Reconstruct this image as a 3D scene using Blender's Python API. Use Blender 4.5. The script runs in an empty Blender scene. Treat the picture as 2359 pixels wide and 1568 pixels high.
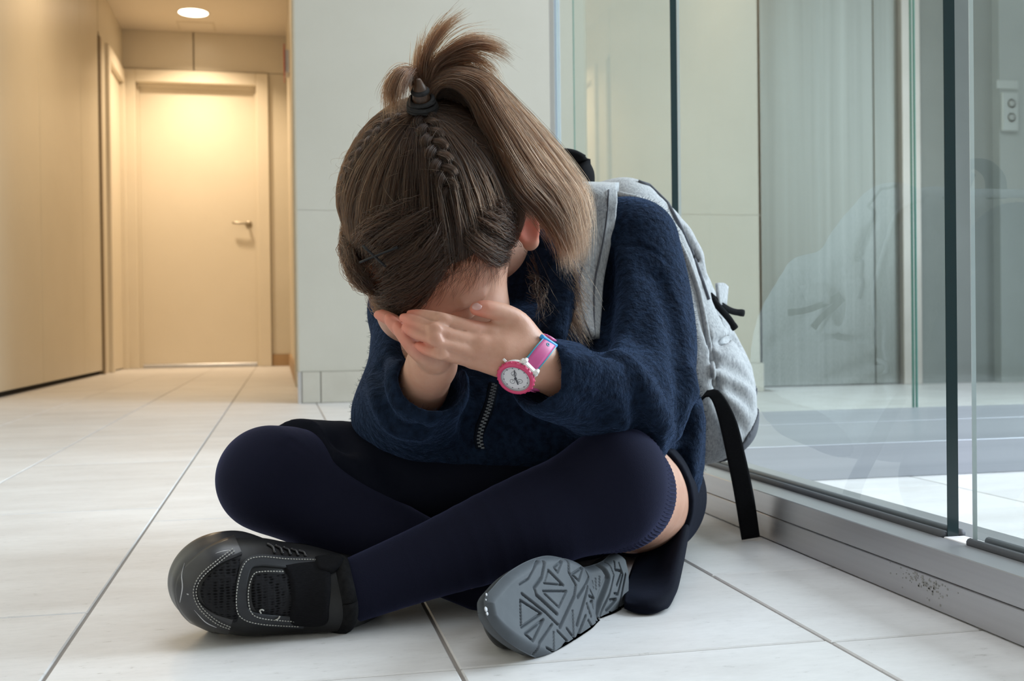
import bpy, math, random
import numpy as np
from mathutils import Vector, Matrix

# ---------------------------------------------------------------- camera
F_PX, CX, CY, CAM_H = 2500.0, 1179.5, 784.0, 0.25
YAW, PITCH, ROLL = math.radians(12.107), math.radians(-0.5314), math.radians(-0.6873)
_f = np.array([math.sin(YAW)*math.cos(PITCH), math.cos(YAW)*math.cos(PITCH), math.sin(PITCH)])
_r0 = np.array([math.cos(YAW), -math.sin(YAW), 0.0])
_u0 = np.cross(_r0, _f)
CR = math.cos(ROLL)*_r0 + math.sin(ROLL)*_u0
CU = -math.sin(ROLL)*_r0 + math.cos(ROLL)*_u0
CF = _f
CAM = np.array([0.0, 0.0, CAM_H])

S = bpy.context.scene
COL = S.collection
cam_d = bpy.data.cameras.new('camera')
cam_d.sensor_fit = 'HORIZONTAL'
cam_d.sensor_width = 36.0
cam_d.lens = F_PX/2359.0*36.0
cam_d.clip_start, cam_d.clip_end = 0.02, 100
cam_d.dof.use_dof = True
cam_d.dof.focus_distance = 0.92
cam_d.dof.aperture_fstop = 13
cam = bpy.data.objects.new('camera', cam_d)
COL.objects.link(cam)
cam.matrix_world = Matrix(((CR[0], CU[0], -CF[0], 0), (CR[1], CU[1], -CF[1], 0), (CR[2], CU[2], -CF[2], CAM_H), (0, 0, 0, 1)))
S.camera = cam

# ---------------------------------------------------------------- world, lights, exposure
S.view_settings.view_transform = 'Standard'
S.view_settings.look = 'None'
S.view_settings.gamma = 1.0
S.view_settings.use_curve_mapping = False
S.view_settings.exposure = 0.0
W = bpy.data.worlds.new('sky')
S.world = W
W.use_nodes = True
W.node_tree.nodes['Background'].inputs[0].default_value = (0.86, 0.93, 1.0, 1)
W.node_tree.nodes['Background'].inputs[1].default_value = 0.36

def area_light(name, loc, target, sx, sy, power, color):
    l = bpy.data.lights.new(name, 'AREA')
    l.shape = 'RECTANGLE'; l.size = sx; l.size_y = sy
    l.energy = power; l.color = color
    o = bpy.data.objects.new(name, l); COL.objects.link(o)
    o.location = loc
    o.rotation_euler = (Vector(target)-Vector(loc)).to_track_quat('-Z', 'Y').to_euler()
    return o
# assumed daylight: unseen area lamps added at the right and above, no glazing modelled
d_side = area_light('assumed_daylight_side', (4.2, 1.15, 1.75), (0.4, 1.1, 0.25), 2.2, 2.4, 160, (0.78, 0.89, 1.0))
d_side.data.spread = math.radians(125)
area_light('assumed_daylight_above', (0.9, 1.6, 3.8), (0.6, 1.1, 0.0), 3.0, 2.4, 98, (0.88, 0.94, 1.0))  # added lamp overhead, out of view

# ---------------------------------------------------------------- helpers
def P(px, py, Y):
    """world point seen at photograph pixel (px, py) whose world depth is Y"""
    v = CR*(px-CX)/F_PX - CU*(py-CY)/F_PX + CF
    return CAM + v*(Y/v[1])
def RAY(px, py):
    v = CR*(px-CX)/F_PX - CU*(py-CY)/F_PX + CF
    return v/np.linalg.norm(v)
def unit(v):
    v = np.asarray(v, float); return v/np.linalg.norm(v)
def A(*a): return np.array(a, float)

def tag(o, label=None, cat=None, group=None, kind=None):
    if label: o['label'] = label
    if cat: o['category'] = cat
    if group: o['group'] = group
    if kind: o['kind'] = kind
    return o
def empty(name, loc=(0, 0, 0)):
    o = bpy.data.objects.new(name, None); COL.objects.link(o); o.location = loc
    o.empty_display_size = 0.05
    return o
def link(name, me, mat=None, parent=None, smooth=False):
    o = bpy.data.objects.new(name, me); COL.objects.link(o)
    if mat: me.materials.append(mat)
    if smooth and len(me.polygons): me.polygons.foreach_set('use_smooth', np.ones(len(me.polygons), bool))
    if parent:
        o.parent = parent
        o.matrix_parent_inverse = parent.matrix_world.inverted() if parent.type != 'EMPTY' else Matrix.Translation(-Vector(parent.location))
    return o
class MB:
    """collects simple shapes into one mesh"""
    def __init__(s): s.v = []; s.f = []
    def add(s, V, Fc):
        n = len(s.v); s.v += [tuple(map(float, v)) for v in V]; s.f += [tuple(int(i)+n for i in f) for f in Fc]; return s
    def box(s, a, b, c=0.0, M=None):
        """box from corner a to corner b with chamfer c on every edge"""
        a = np.array(a, float); b = np.array(b, float); lo = np.minimum(a, b); hi = np.maximum(a, b)
        m = (lo+hi)/2; h = (hi-lo)/2
        if c <= 0:
            V = [m+h*A(x, y, z) for x in (-1, 1) for y in (-1, 1) for z in (-1, 1)]
            Fc = [(0, 1, 3, 2), (4, 6, 7, 5), (0, 4, 5, 1), (2, 3, 7, 6), (0, 2, 6, 4), (1, 5, 7, 3)]
        else:
            c = min(c, h.min()*0.98); V = []; idx = {}
            for sx in (-1, 1):
                for sy in (-1, 1):
                    for sz in (-1, 1):
                        for ax in range(3):
                            sg = A(sx, sy, sz); p = m+sg*(h-c); p[ax] = m[ax]+sg[ax]*h[ax]
                            idx[(sx, sy, sz, ax)] = len(V); V.append(p)
            Fc = []
            for ax in range(3):
                o1, o2 = (ax+1) % 3, (ax+2) % 3
                for sg in (-1, 1):
                    q = []
                    for (p1, p2) in ((-1, -1), (1, -1), (1, 1), (-1, 1)):
                        k = [0, 0, 0]; k[ax] = sg; k[o1] = p1; k[o2] = p2; q.append(idx[(*k, ax)])
                    Fc.append(q if sg > 0 else q[::-1])
            for ax in range(3):
                o1, o2 = (ax+1) % 3, (ax+2) % 3
                for s1 in (-1, 1):
                    for s2 in (-1, 1):
                        q = []
                        for sa in (-1, 1):
                            k = [0, 0, 0]; k[ax] = sa; k[o1] = s1; k[o2] = s2
                            pr = [idx[(*k, o1)], idx[(*k, o2)]]
                            q += pr if sa < 0 else pr[::-1]
                        Fc.append(q if s1*s2 < 0 else q[::-1])
            for sx in (-1, 1):
                for sy in (-1, 1):
                    for sz in (-1, 1):
                        q = [idx[(sx, sy, sz, ax)] for ax in range(3)]
                        Fc.append(q if sx*sy*sz > 0 else q[::-1])
        if M is not None: V = [M @ Vector(v) for v in V]
        return s.add(V, Fc)
    def tube(s, pts, rad, n=10, caps=True, flat=None):
        """tube along pts; rad scalar or list; flat=(axis vector, factor) squashes the section"""
        pts = np.array(pts, float); m = len(pts)
        rad = np.broadcast_to(np.array(rad, float), (m,))
        T = np.gradient(pts, axis=0); T /= np.linalg.norm(T, axis=1)[:, None]+1e-12
        up = A(0, 0, 1) if abs(T[0][2]) < 0.9 else A(1, 0, 0)
        if flat is not None: up = np.array(flat[0], float)
        V = []; a = np.linspace(0, 2*math.pi, n, endpoint=False); nrm = up
        for i in range(m):
            nr = up if flat is not None else nrm
            nrm = nr - T[i]*np.dot(nr, T[i]); nrm /= np.linalg.norm(nrm)+1e-12
            bi = np.cross(T[i], nrm); fx = flat[1] if flat is not None else 1.0
            for t in a: V.append(pts[i]+rad[i]*(fx*math.cos(t)*nrm+math.sin(t)*bi))
        Fc = [(i*n+j, i*n+(j+1) % n, (i+1)*n+(j+1) % n, (i+1)*n+j) for i in range(m-1) for j in range(n)]
        if caps: Fc += [tuple(range(n-1, -1, -1)), tuple(range((m-1)*n, m*n))]
        return s.add(V, Fc)
    def lathe(s, prof, n=32, M=None):
        """profile of (r, z) pairs round z"""
        V = []; m = len(prof)
        for r, z in prof:
            for j in range(n):
                t = 2*math.pi*j/n; V.append(A(r*math.cos(t), r*math.sin(t), z))
        Fc = [(i*n+j, i*n+(j+1) % n, (i+1)*n+(j+1) % n, (i+1)*n+j) for i in range(m-1) for j in range(n)]
        if M is not None: V = [M @ Vector(v) for v in V]
        return s.add(V, Fc)
    def mesh(s, name):
        me = bpy.data.meshes.new(name); me.from_pydata(s.v, [], s.f); me.update(); return me
    def build(s, name, mat, parent=None, smooth=False): return link(name, s.mesh(name), mat, parent, smooth)

def catmull(pts, n):
    """n points along a Catmull-Rom curve through pts (any dimension), near uniform in length"""
    p = np.array(pts, float)
    if len(p) == 2: return p[0]+(p[1]-p[0])*np.linspace(0, 1, n)[:, None]
    q = np.vstack([2*p[0]-p[1], p, 2*p[-1]-p[-2]]); out = []
    for i in range(1, len(q)-2):
        t = np.linspace(0, 1, 24, endpoint=False)[:, None]
        a, b, c, d = q[i-1], q[i], q[i+1], q[i+2]
        out.append(0.5*(2*b+(c-a)*t+(2*a-5*b+4*c-d)*t*t+(3*b-a-3*c+d)*t**3))
    out = np.vstack(out+[p[-1:]])
    L = np.r_[0, np.cumsum(np.linalg.norm(np.diff(out[:, :3], axis=0), axis=1))]
    s = np.linspace(0, L[-1], n)
    return np.stack([np.interp(s, L, out[:, k]) for k in range(out.shape[1])], 1)

# ---------------------------------------------------------------- materials
def mat(name, col, rough=0.6, metal=0.0, **kw):
    m = bpy.data.materials.new(name); m.use_nodes = True
    b = m.node_tree.nodes['Principled BSDF']
    b.inputs['Base Color'].default_value = (*col, 1); b.inputs['Roughness'].default_value = rough
    b.inputs['Metallic'].default_value = metal
    for k, v in kw.items(): b.inputs[k.replace('_', ' ')].default_value = v
    return m
def nd(m, t, **kw):
    n = m.node_tree.nodes.new(t)
    for k, v in kw.items():
        if hasattr(n, k): setattr(n, k, v)
        else: n.inputs[k].default_value = v
    return n
def lk(m, a, b): m.node_tree.links.new(a, b)
def bsdf(m): return m.node_tree.nodes['Principled BSDF']
def noise_of(m, scale, detail=4, rough=0.6, stretch=(1, 1, 1), coord='Object'):
    tc = nd(m, 'ShaderNodeTexCoord'); mp = nd(m, 'ShaderNodeMapping'); mp.inputs['Scale'].default_value = stretch
    nz = nd(m, 'ShaderNodeTexNoise'); nz.inputs['Scale'].default_value = scale; nz.inputs['Detail'].default_value = detail
    nz.inputs['Roughness'].default_value = rough
    lk(m, tc.outputs[coord], mp.inputs[0]); lk(m, mp.outputs[0], nz.inputs['Vector']); return nz
def ramp_color(m, fac, stops):
    r = nd(m, 'ShaderNodeValToRGB'); e = r.color_ramp.elements
    while len(e) < len(stops): e.new(0.5)
    for i, (p, c) in enumerate(stops): e[i].position = p; e[i].color = (*c, 1)
    lk(m, fac, r.inputs[0]); return r.outputs[0]
def bump(m, fac, strength, dist, prev=None):
    b = nd(m, 'ShaderNodeBump'); b.inputs['Strength'].default_value = strength; b.inputs['Distance'].default_value = dist
    lk(m, fac, b.inputs['Height'])
    if prev: lk(m, prev, b.inputs['Normal'])
    lk(m, b.outputs[0], bsdf(m).inputs['Normal']); return b.outputs[0]
def textured(name, stops, scale, rough=0.7, metal=0.0, detail=5, stretch=(1, 1, 1), bmp=None, coord='Object', **kw):
    m = mat(name, stops[0][1], rough, metal, **kw)
    nz = noise_of(m, scale, detail, stretch=stretch, coord=coord)
    lk(m, ramp_color(m, nz.outputs[0], stops), bsdf(m).inputs['Base Color'])
    if bmp: bump(m, nz.outputs[0], bmp[0], bmp[1])
    return m
# ================================================================ the room
M_wall = textured('painted_wall', [(0.3, (0.49, 0.465, 0.405)), (0.7, (0.52, 0.495, 0.435))], 3.0, 0.55)
M_cream = textured('cream_laminate', [(0.3, (0.66, 0.59, 0.47)), (0.7, (0.70, 0.63, 0.51))], 2.5, 0.38)
M_door = textured('cream_door_paint', [(0.3, (0.76, 0.68, 0.55)), (0.7, (0.79, 0.71, 0.58))], 2.5, 0.35)
M_ceil = textured('ceiling_paint', [(0.3, (0.74, 0.66, 0.55)), (0.7, (0.77, 0.69, 0.58))], 2.0, 0.8)
M_dark = mat('shadow_gap', (0.012, 0.011, 0.010), 0.9)
M_joint = mat('panel_joint', (0.20, 0.16, 0.11), 0.9)
M_alu = textured('brushed_aluminium', [(0.3, (0.46, 0.46, 0.48)), (0.7, (0.54, 0.54, 0.56))], 6.0, 0.38, 0.75, stretch=(1, 0.06, 12), bmp=(0.05, 0.001))
M_alu_x = textured('brushed_aluminium_cross', [(0.3, (0.42, 0.44, 0.49)), (0.7, (0.49, 0.51, 0.56))], 6.0, 0.38, 0.6, stretch=(0.06, 1, 12), bmp=(0.05, 0.001))
M_steel = textured('brushed_steel', [(0.3, (0.23, 0.24, 0.225)), (0.7, (0.31, 0.32, 0.30))], 5.0, 0.36, 0.7, stretch=(6, 6, 0.08), bmp=(0.03, 0.001))
M_gasket = mat('grey_rubber_gasket', (0.10, 0.105, 0.115), 0.7)
M_grout = mat('grout', (0.30, 0.27, 0.25), 0.95)
M_chrome = mat('satin_nickel', (0.36, 0.31, 0.24), 0.35, 0.9)
M_strip = mat('threshold_steel', (0.75, 0.74, 0.74), 0.25, 0.9)

# floor tile: off-white porcelain with streaky clouding and small dark specks
M_tile = mat('porcelain_tile', (0.7, 0.68, 0.66), 0.42)
def _tile():
    m = M_tile; b = bsdf(m)
    oi = nd(m, 'ShaderNodeObjectInfo'); tc = nd(m, 'ShaderNodeTexCoord')
    va = nd(m, 'ShaderNodeVectorMath', operation='ADD'); sc = nd(m, 'ShaderNodeVectorMath', operation='SCALE')
    sc.inputs['Scale'].default_value = 7.0
    cmb = nd(m, 'ShaderNodeCombineXYZ'); lk(m, oi.outputs['Random'], cmb.inputs[0]); lk(m, oi.outputs['Random'], cmb.inputs[2])
    lk(m, cmb.outputs[0], sc.inputs[0]); lk(m, tc.outputs['Object'], va.inputs[0]); lk(m, sc.outputs[0], va.inputs[1])
    mp = nd(m, 'ShaderNodeMapping'); mp.inputs['Scale'].default_value = (1.0, 2.6, 1); lk(m, va.outputs[0], mp.inputs[0])
    n1 = nd(m, 'ShaderNodeTexNoise', Scale=5.0, Detail=6.0, Roughness=0.6); lk(m, mp.outputs[0], n1.inputs['Vector'])
    n2 = nd(m, 'ShaderNodeTexNoise', Scale=70.0, Detail=5.0, Roughness=0.7); lk(m, mp.outputs[0], n2.inputs['Vector'])
    c1 = ramp_color(m, n1.outputs[0], [(0.30, (0.65, 0.63, 0.63)), (0.55, (0.73, 0.715, 0.72)), (0.75, (0.78, 0.77, 0.78))])
    c2 = ramp_color(m, n2.outputs[0], [(0.26, (0.62, 0.60, 0.58)), (0.36, (0.95, 0.95, 0.95)), (0.6, (1, 1, 1))])
    mx = nd(m, 'ShaderNodeMix', data_type='RGBA', blend_type='MULTIPLY'); mx.inputs[0].default_value = 1.0
    lk(m, c1, mx.inputs[6]); lk(m, c2, mx.inputs[7])
    hv = nd(m, 'ShaderNodeHueSaturation'); mr = nd(m, 'ShaderNodeMapRange'); mr.inputs[3].default_value = 0.96; mr.inputs[4].default_value = 1.04
    lk(m, oi.outputs['Random'], mr.inputs[0]); lk(m, mr.outputs[0], hv.inputs['Value']); lk(m, mx.outputs[2], hv.inputs['Color'])
    lk(m, hv.outputs[0], b.inputs['Base Color'])
    bump(m, n2.outputs[0], 0.10, 0.001)
_tile()

def struct(o): o['kind'] = 'structure'; return o

# ---- floor: a grout bed with one object per tile
floor = struct(MB().box((-1.35, -2.2, -0.06), (4.4, 8.8, -0.0022)).build('floor', M_grout))
TW, TL, GAP = 0.298, 0.60, 0.0032
_tiles = {}
def tile_mesh(w, l):
    k = (round(w, 4), round(l, 4))
    if k not in _tiles:
        c = 0.0011
        V = [(-w/2, -l/2, -.0022), (w/2, -l/2, -.0022), (w/2, l/2, -.0022), (-w/2, l/2, -.0022)]
        V += [(x, y, -c) for x, y, _ in V[:4]]
        V += [(x-math.copysign(c, x), y-math.copysign(c, y), 0) for x, y, _ in V[:4]]
        Fc = [(8, 9, 10, 11)]
        for lv in (0, 4):
            Fc += [(lv+i, lv+(i+1) % 4, lv+4+(i+1) % 4, lv+4+i) for i in range(4)]
        me = bpy.data.meshes.new('tile'); me.from_pydata(V, [], Fc); me.update(); me.materials.append(M_tile); _tiles[k] = me
    return _tiles[k]
def lay_tile(x0, x1, y0, y1):
    w, l = x1-x0-GAP, y1-y0-GAP
    if w < 0.01 or l < 0.01: return
    o = bpy.data.objects.new('tile', tile_mesh(w, l)); COL.objects.link(o); o.parent = floor
    o.location = ((x0+x1)/2, (y0+y1)/2, 0)
rows = {-0.7685: [0.785, 1.388, 1.988, 2.588], -0.4705: [0.44, 1.037], -0.1715: [0.20, 0.792, 1.521], 0.1265: [0.20, 0.793], 0.4245: [0.20, 0.788, 1.030]}
for k in range(-4, 14):
    x0 = -0.1715+TW*k; x1 = x0+TW
    key = min(rows, key=lambda q: abs(q-x0))
    if abs(key-x0) < 0.02: js = list(rows[key])
    else: js = [0.62+0.3*(k % 2)]
    while js[0] > 0.25: js.insert(0, js[0]-TL)
    top = 8.6 if x0 < 0.1 else (3.93 if x0 < 1.8 else 4.2)
    while js[-1] < top: js.append(js[-1]+TL)
    a, b = max(x0, -1.30), x1
    for y0, y1 in zip(js[:-1], js[1:]):
        y1 = min(y1, top)
        lay_tile(a, b, y0, y1)

# ---- left wall: cream cladding panels floating over a dark recess, then a door
wl = empty('wall_left', (-1.11, 4, 0)); struct(wl)
yl = [-2.2, -0.5, 1.2, 2.9, 4.35, 5.578, 6.707, 7.36]
for y0, y1 in zip(yl[:-1], yl[1:]):
    MB().box((-1.11, y0+0.003, 0.025), (-1.135, y1-0.003, 2.52), 0.0015).build('panel', M_cream, wl)
MB().box((-1.135, -2.2, 0), (-1.16, 8.6, 2.52)).build('backing', M_dark, wl)
MB().box((-1.11, 7.375, 2.20), (-1.135, 8.5, 2.52), 0.001).build('panel', M_cream, wl)
MB().box((-1.098, 7.36, 0.0), (-1.135, 7.42, 2.17), 0.002).build('edge_trim', mat('edge_trim_brown', (0.25, 0.19, 0.12), 0.5), wl)
d2 = struct(empty('door_2', (-1.11, 8.0, 0)))
fr = MB(); fr.box((-1.085, 7.66, 2.10), (-1.135, 8.48, 2.20), 0.004); fr.box((-1.085, 7.66, 0.0), (-1.135, 7.74, 2.10), 0.004); fr.box((-1.085, 8.38, 0), (-1.135, 8.48, 2.10), 0.004)
fr.build('door_frame', M_door, d2)
MB().box((-1.118, 7.74, 0.008), (-1.134, 8.38, 2.10), 0.002).build('door_leaf', M_door, d2)
MB().box((-1.11, 7.42, 0), (-1.135, 7.66, 2.20), 0.001).build('wall_strip', M_cream, d2)

# ---- far wall with the closed door
YF = 8.494
wf = struct(empty('wall_far', (-0.5, YF, 0)))
MB().box((-1.135, YF+.10, 0), (0.12, YF+.14, 2.52)).build('backing', M_joint, wf)
MB().box((-1.125, YF, 2.232), (-0.604, YF+.10, 2.52), 0.0015).build('panel', M_cream, wf)
MB().box((-0.596, YF, 2.232), (0.11, YF+.10, 2.52), 0.0015).build('panel', M_cream, wf)
MB().box((-0.052, YF, 0.09), (0.11, YF+.10, 2.228), 0.0015).build('panel', M_cream, wf)
MB().box((-0.054, YF-0.012, 0.0), (0.11, YF+.03, 0.088), 0.002).build('skirting_block', textured('skirting_wood', [(0.3, (0.42, 0.27, 0.14)), (0.7, (0.46, 0.30, 0.16))], 4, 0.5), wf)
d1 = struct(empty('door_1', (-0.58, YF, 0)))
fr = MB(); fr.box((-1.10, YF-.035, 0), (-1.018, YF+.099, 2.222), 0.005); fr.box((-0.146, YF-.035, 0), (-0.056, YF+.099, 2.222), 0.005)
fr.box((-1.018, YF-.035, 2.128), (-0.146, YF+.099, 2.222), 0.005)
fr.build('door_frame', M_door, d1)
fr = MB(); fr.box((-1.018, YF+.03, 0), (-1.0, YF+.099, 2.128), 0.002); fr.box((-0.164, YF+.03, 0), (-0.146, YF+.099, 2.128), 0.002); fr.box((-1.0, YF+.03, 2.106), (-0.164, YF+.099, 2.128), 0.002)
fr.build('door_stop', M_door, d1)
leaf = MB().box((-1.0, YF+.052, 0.03), (-0.164, YF+.092, 2.106), 0.002).build('door_leaf', M_door, d1)
MB().box((-1.0, YF+.040, 0.004), (-0.164, YF+.07, 0.028), 0.003).build('threshold_strip', M_strip, d1)
hb = MB().lathe([(0.0, -.0), (0.024, -.0), (0.026, .004), (0.024, .008), (0.011, .009), (0.011, .052), (0.0, .053)], 20, Matrix.Translation((-0.215, YF+.052, 1.085)) @ Matrix.Rotation(math.pi/2, 4, 'X'))
hb.tube(catmull([(-0.215, YF+.003, 1.085), (-0.235, YF-.002, 1.087), (-0.29, YF-.002, 1.09), (-0.335, YF+.002, 1.091)], 10), [.011, .0105, .010, .010, .010, .010, .010, .010, .009, .006], 12)
hb.build('door_handle', M_chrome, leaf, True)

# ---- ceiling over the corridor with a round downlight and an access hatch
struct(MB().box((-1.16, 2.0, 2.52), (0.62, 8.6, 2.6)).build('ceiling', M_ceil))
dl = tag(empty('ceiling_downlight', (-0.562, 7.985, 2.52)), 'round white glowing downlight set into the corridor ceiling', 'lamp')
MB().lathe([(0.098, 0.0), (0.112, -.004), (0.116, -.001), (0.116, 0.01)], 40, Matrix.Translation((-0.562, 7.985, 2.52))).build('trim_ring', mat('white_ring', (0.8, 0.76, 0.7), 0.4), dl, True)
M_emit = mat('lamp_diffuser', (1, 1, 1), 0.5, Emission_Color=(1.0, 0.86, 0.66, 1), Emission_Strength=9.0)
MB().lathe([(0.0, -.003), (0.06, -.003), (0.1, -.001)], 40, Matrix.Translation((-0.562, 7.985, 2.52))).build('diffuser', M_emit, dl)
l = bpy.data.lights.new('downlight_bulb', 'AREA'); l.shape = 'DISK'; l.size = 0.16; l.energy = 17; l.color = (1.0, 0.80, 0.56); l.spread = math.radians(125)
o = bpy.data.objects.new('downlight_bulb', l); COL.objects.link(o); o.location = (-0.562, 7.985, 2.512); o.parent = dl; o.matrix_parent_inverse = Matrix.Translation(-dl.location)
for yy, pw in ((5.3, 13.0),):      # unseen lamp added nearer along the corridor, above the frame, warming the floor
    l = bpy.data.lights.new('downlight_bulb', 'AREA'); l.shape = 'DISK'; l.size = 0.16; l.energy = pw; l.color = (1.0, 0.78, 0.52); l.spread = math.radians(165)
    o = bpy.data.objects.new('corridor_fill', l); COL.objects.link(o); o.location = (-0.562, yy, 2.51)
hatch = tag(empty('ceiling_hatch', (-0.56, 8.32, 2.52)), 'small square access hatch in the ceiling behind the glowing downlight', 'hatch')
MB().box((-0.70, 8.21, 2.517), (-0.43, 8.43, 2.522), 0.001).build('hatch_frame', mat('hatch_paint', (0.66, 0.58, 0.46), 0.6), hatch)
MB().box((-0.685, 8.225, 2.5145), (-0.445, 8.415, 2.518), 0.001).build('hatch_lid', M_ceil, hatch)

# ---- white return wall facing the camera, its side along the corridor, tiled skirting
ww = struct(empty('wall_back', (0.9, 3.93, 0)))
MB().box((0.075, 3.935, 0.0), (1.83, 4.18, 2.6)).build('wall_core', M_joint, ww)
MB().box((0.066, 3.93, 0.112), (1.842, 3.945, 0.6862), 0.0004).build('panel', M_wall, ww)
MB().box((0.066, 3.93, 0.687), (1.842, 3.945, 2.6), 0.0004).build('panel', M_wall, ww)
MB().box((0.060, 3.926, 0.112), (0.069, 3.96, 2.6), 0.0015).build('corner_bead', mat('corner_bead', (0.45, 0.38, 0.28), 0.5), ww)
MB().box((1.83, 3.93, 0.0), (1.842, 4.2, 2.6), 0.001).build('return_panel', M_wall, ww)
M_bb = textured('skirting_tile', [(0.3, (0.47, 0.44, 0.38)), (0.7, (0.53, 0.50, 0.44))], 9, 0.5)
bb = struct(empty('baseboard_back', (0.9, 3.92, 0)))
MB().box((0.062, 3.915, 0.0), (0.075, 3.93, 0.112), 0.001).build('end_trim', M_strip, bb)
xs = [0.076, 0.1425, 0.4405, 0.7385, 1.0365, 1.3345, 1.6325, 1.842]
for a, b in zip(xs[:-1], xs[1:]):
    MB().box((a+.0015, 3.918, 0.001), (b-.0015, 3.935, 0.111), 0.0012).build('tile', M_bb, bb)
wr = struct(empty('wall_right', (0.09, 6.2, 0)))
MB().box((0.085, 3.96, 0.0), (0.16, 8.6, 2.52)).build('panel', M_cream, wr)
d3 = struct(empty('door_3', (0.08, 5.2, 0)))
fr = MB(); fr.box((0.070, 4.25, 0), (0.09, 4.33, 2.15), 0.003); fr.box((0.070, 5.15, 0), (0.09, 5.23, 2.15), 0.003); fr.box((0.07, 4.33, 2.06), (0.09, 5.15, 2.15), 0.003)
fr.build('door_frame', M_cream, d3)
MB().box((0.078, 4.33, 0.008), (0.088, 5.15, 2.06), 0.001).build('door_leaf', M_door, d3)
MB().box((0.072, 5.4, 0), (0.088, 8.49, 0.09), 0.002).build('skirting', bpy.data.materials['skirting_wood'], wr)
sg = tag(empty('wall_sign', (0.06, 7.2, 1.95)), 'red sign plate seen edge on, high on the corridor side wall', 'sign')
MB().box((0.052, 6.95, 1.86), (0.058, 7.15, 2.06), 0.001).build('plate', mat('red_sign', (0.55, 0.05, 0.03), 0.4), sg)
MB().box((0.058, 6.98, 1.89), (0.086, 7.12, 2.03)).build('bracket', M_alu, sg)

struct(MB().box((-1.16, -2.26, 0.0), (4.6, -2.2, 3.4)).build('wall_unseen', M_wall))  # unseen wall behind the camera, put in to cut front light and reflections

# ---- glass screen along the right: aluminium rail, gaskets, three panes, end post
M_glass = bpy.data.materials.new('green_tinted_glass'); M_glass.use_nodes = True
def _glass():
    m = M_glass; t = m.node_tree; t.nodes.remove(t.nodes['Principled BSDF'])
    tr = nd(m, 'ShaderNodeBsdfTransparent'); tr.inputs[0].default_value = (0.955, 0.975, 0.960, 1)
    gl = nd(m, 'ShaderNodeBsdfGlossy'); gl.inputs['Roughness'].default_value = 0.0; gl.inputs[0].default_value = (0.95, 1.0, 0.98, 1)
    fz = nd(m, 'ShaderNodeFresnel'); fz.inputs[0].default_value = 1.5
    geo = nd(m, 'ShaderNodeNewGeometry'); mth = nd(m, 'ShaderNodeMath', operation='SUBTRACT'); mth.inputs[0].default_value = 1.0
    mul = nd(m, 'ShaderNodeMath', operation='MULTIPLY')
    lk(m, geo.outputs['Backfacing'], mth.inputs[1]); lk(m, fz.outputs[0], mul.inputs[0]); lk(m, mth.outputs[0], mul.inputs[1])
    mx = nd(m, 'ShaderNodeMixShader'); lk(m, mul.outputs[0], mx.inputs[0]); lk(m, tr.outputs[0], mx.inputs[1]); lk(m, gl.outputs[0], mx.inputs[2])
    lk(m, mx.outputs[0], t.nodes['Material Output'].inputs[0])
_glass()
M_edge = mat('glass_edge', (0.012, 0.035, 0.040), 0.15)
M_edge_l = mat('glass_edge_pale', (0.66, 0.74, 0.80), 0.3)
GX = 0.600
def pane(name, y0, y1, x=GX, z1=2.6):
    w = struct(empty(name, (x, (y0+y1)/2, 0)))
    MB().box((x, y0+.0008, 0.046), (x+.012, y1-.0008, z1)).build('pane', M_glass, w)
    MB().box((x+.0003, y0, 0.046), (x+.0117, y0+.0007, z1)).build('pane_edge', M_edge, w)
    MB().box((x+.0002, y1-.0007, 0.046), (x+.0045, y1, z1)).build('pane_edge', M_edge_l, w)
    g = MB(); g.tube([(x-.003, y0+.001, .057), (x-.003, y1-.001, .057)], 0.0042, 10); g.tube([(x+.0155, y0+.001, .057), (x+.0155, y1-.001, .057)], 0.0042, 10)
    g.build('gasket', M_gasket, w, True)
    return w
pane('window_1', 1.600, 2.300); pane('window_2', 0.893, 1.572); pane('window_3', 0.05, 0.856)
rail = struct(empty('trim_1', (0.6, 1.2, 0)))
MB().box((0.558, 0.0, 0.030), (0.594, 2.33, 0.055), 0.0008).build('rail_cap', M_alu, rail)
MB().box((0.5585, 0.0, 0.001), (0.66, 2.33, 0.0292), 0.0008).build('rail_base', M_alu, rail)
MB().box((0.618, 0.0, 0.030), (0.66, 2.33, 0.055), 0.0008).build('rail_cap', M_alu, rail)
MB().box((0.594, 0.0, 0.0292), (0.618, 2.33, 0.044)).build('rail_channel', M_dark, rail)
MB().box((0.5952, 0.858, 0.044), (0.6168, 0.892, 0.0555), 0.0006).build('setting_block', mat('white_block', (0.85, 0.83, 0.84), 0.4), rail)
MB().box((0.5952, 1.573, 0.044), (0.6168, 1.599, 0.0555), 0.0006).build('setting_block', mat('white_block_b', (0.85, 0.83, 0.84), 0.4), rail)
# scuffed adhesive residue on the rail: small flat flecks
rs = random.Random(5); fl = MB()
for i in range(110):
    y = 0.865+rs.gauss(0, 0.022); z = 0.022+rs.gauss(0, .006); a = rs.uniform(.0003, .0010)
    if 0.002 < z < 0.028: fl.box((0.5581, y-a, z-a*rs.uniform(.5, 1.4)), (0.5586, y+a, z+a))
tag(fl.build('scuff_marks', textured('scuff', [(0.3, (0.30, 0.295, 0.29)), (0.7, (0.38, 0.375, 0.37))], 90, 0.9), rail), kind='stuff')
post = struct(empty('trim_2', (0.6, 2.31, 0)))
MB().box((0.5955, 2.302, 0.0), (0.609, 2.345, 2.6), 0.0015).build('post', mat('pale_blue_anodised', (0.50, 0.58, 0.68), 0.35, 0.3), post)

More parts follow.
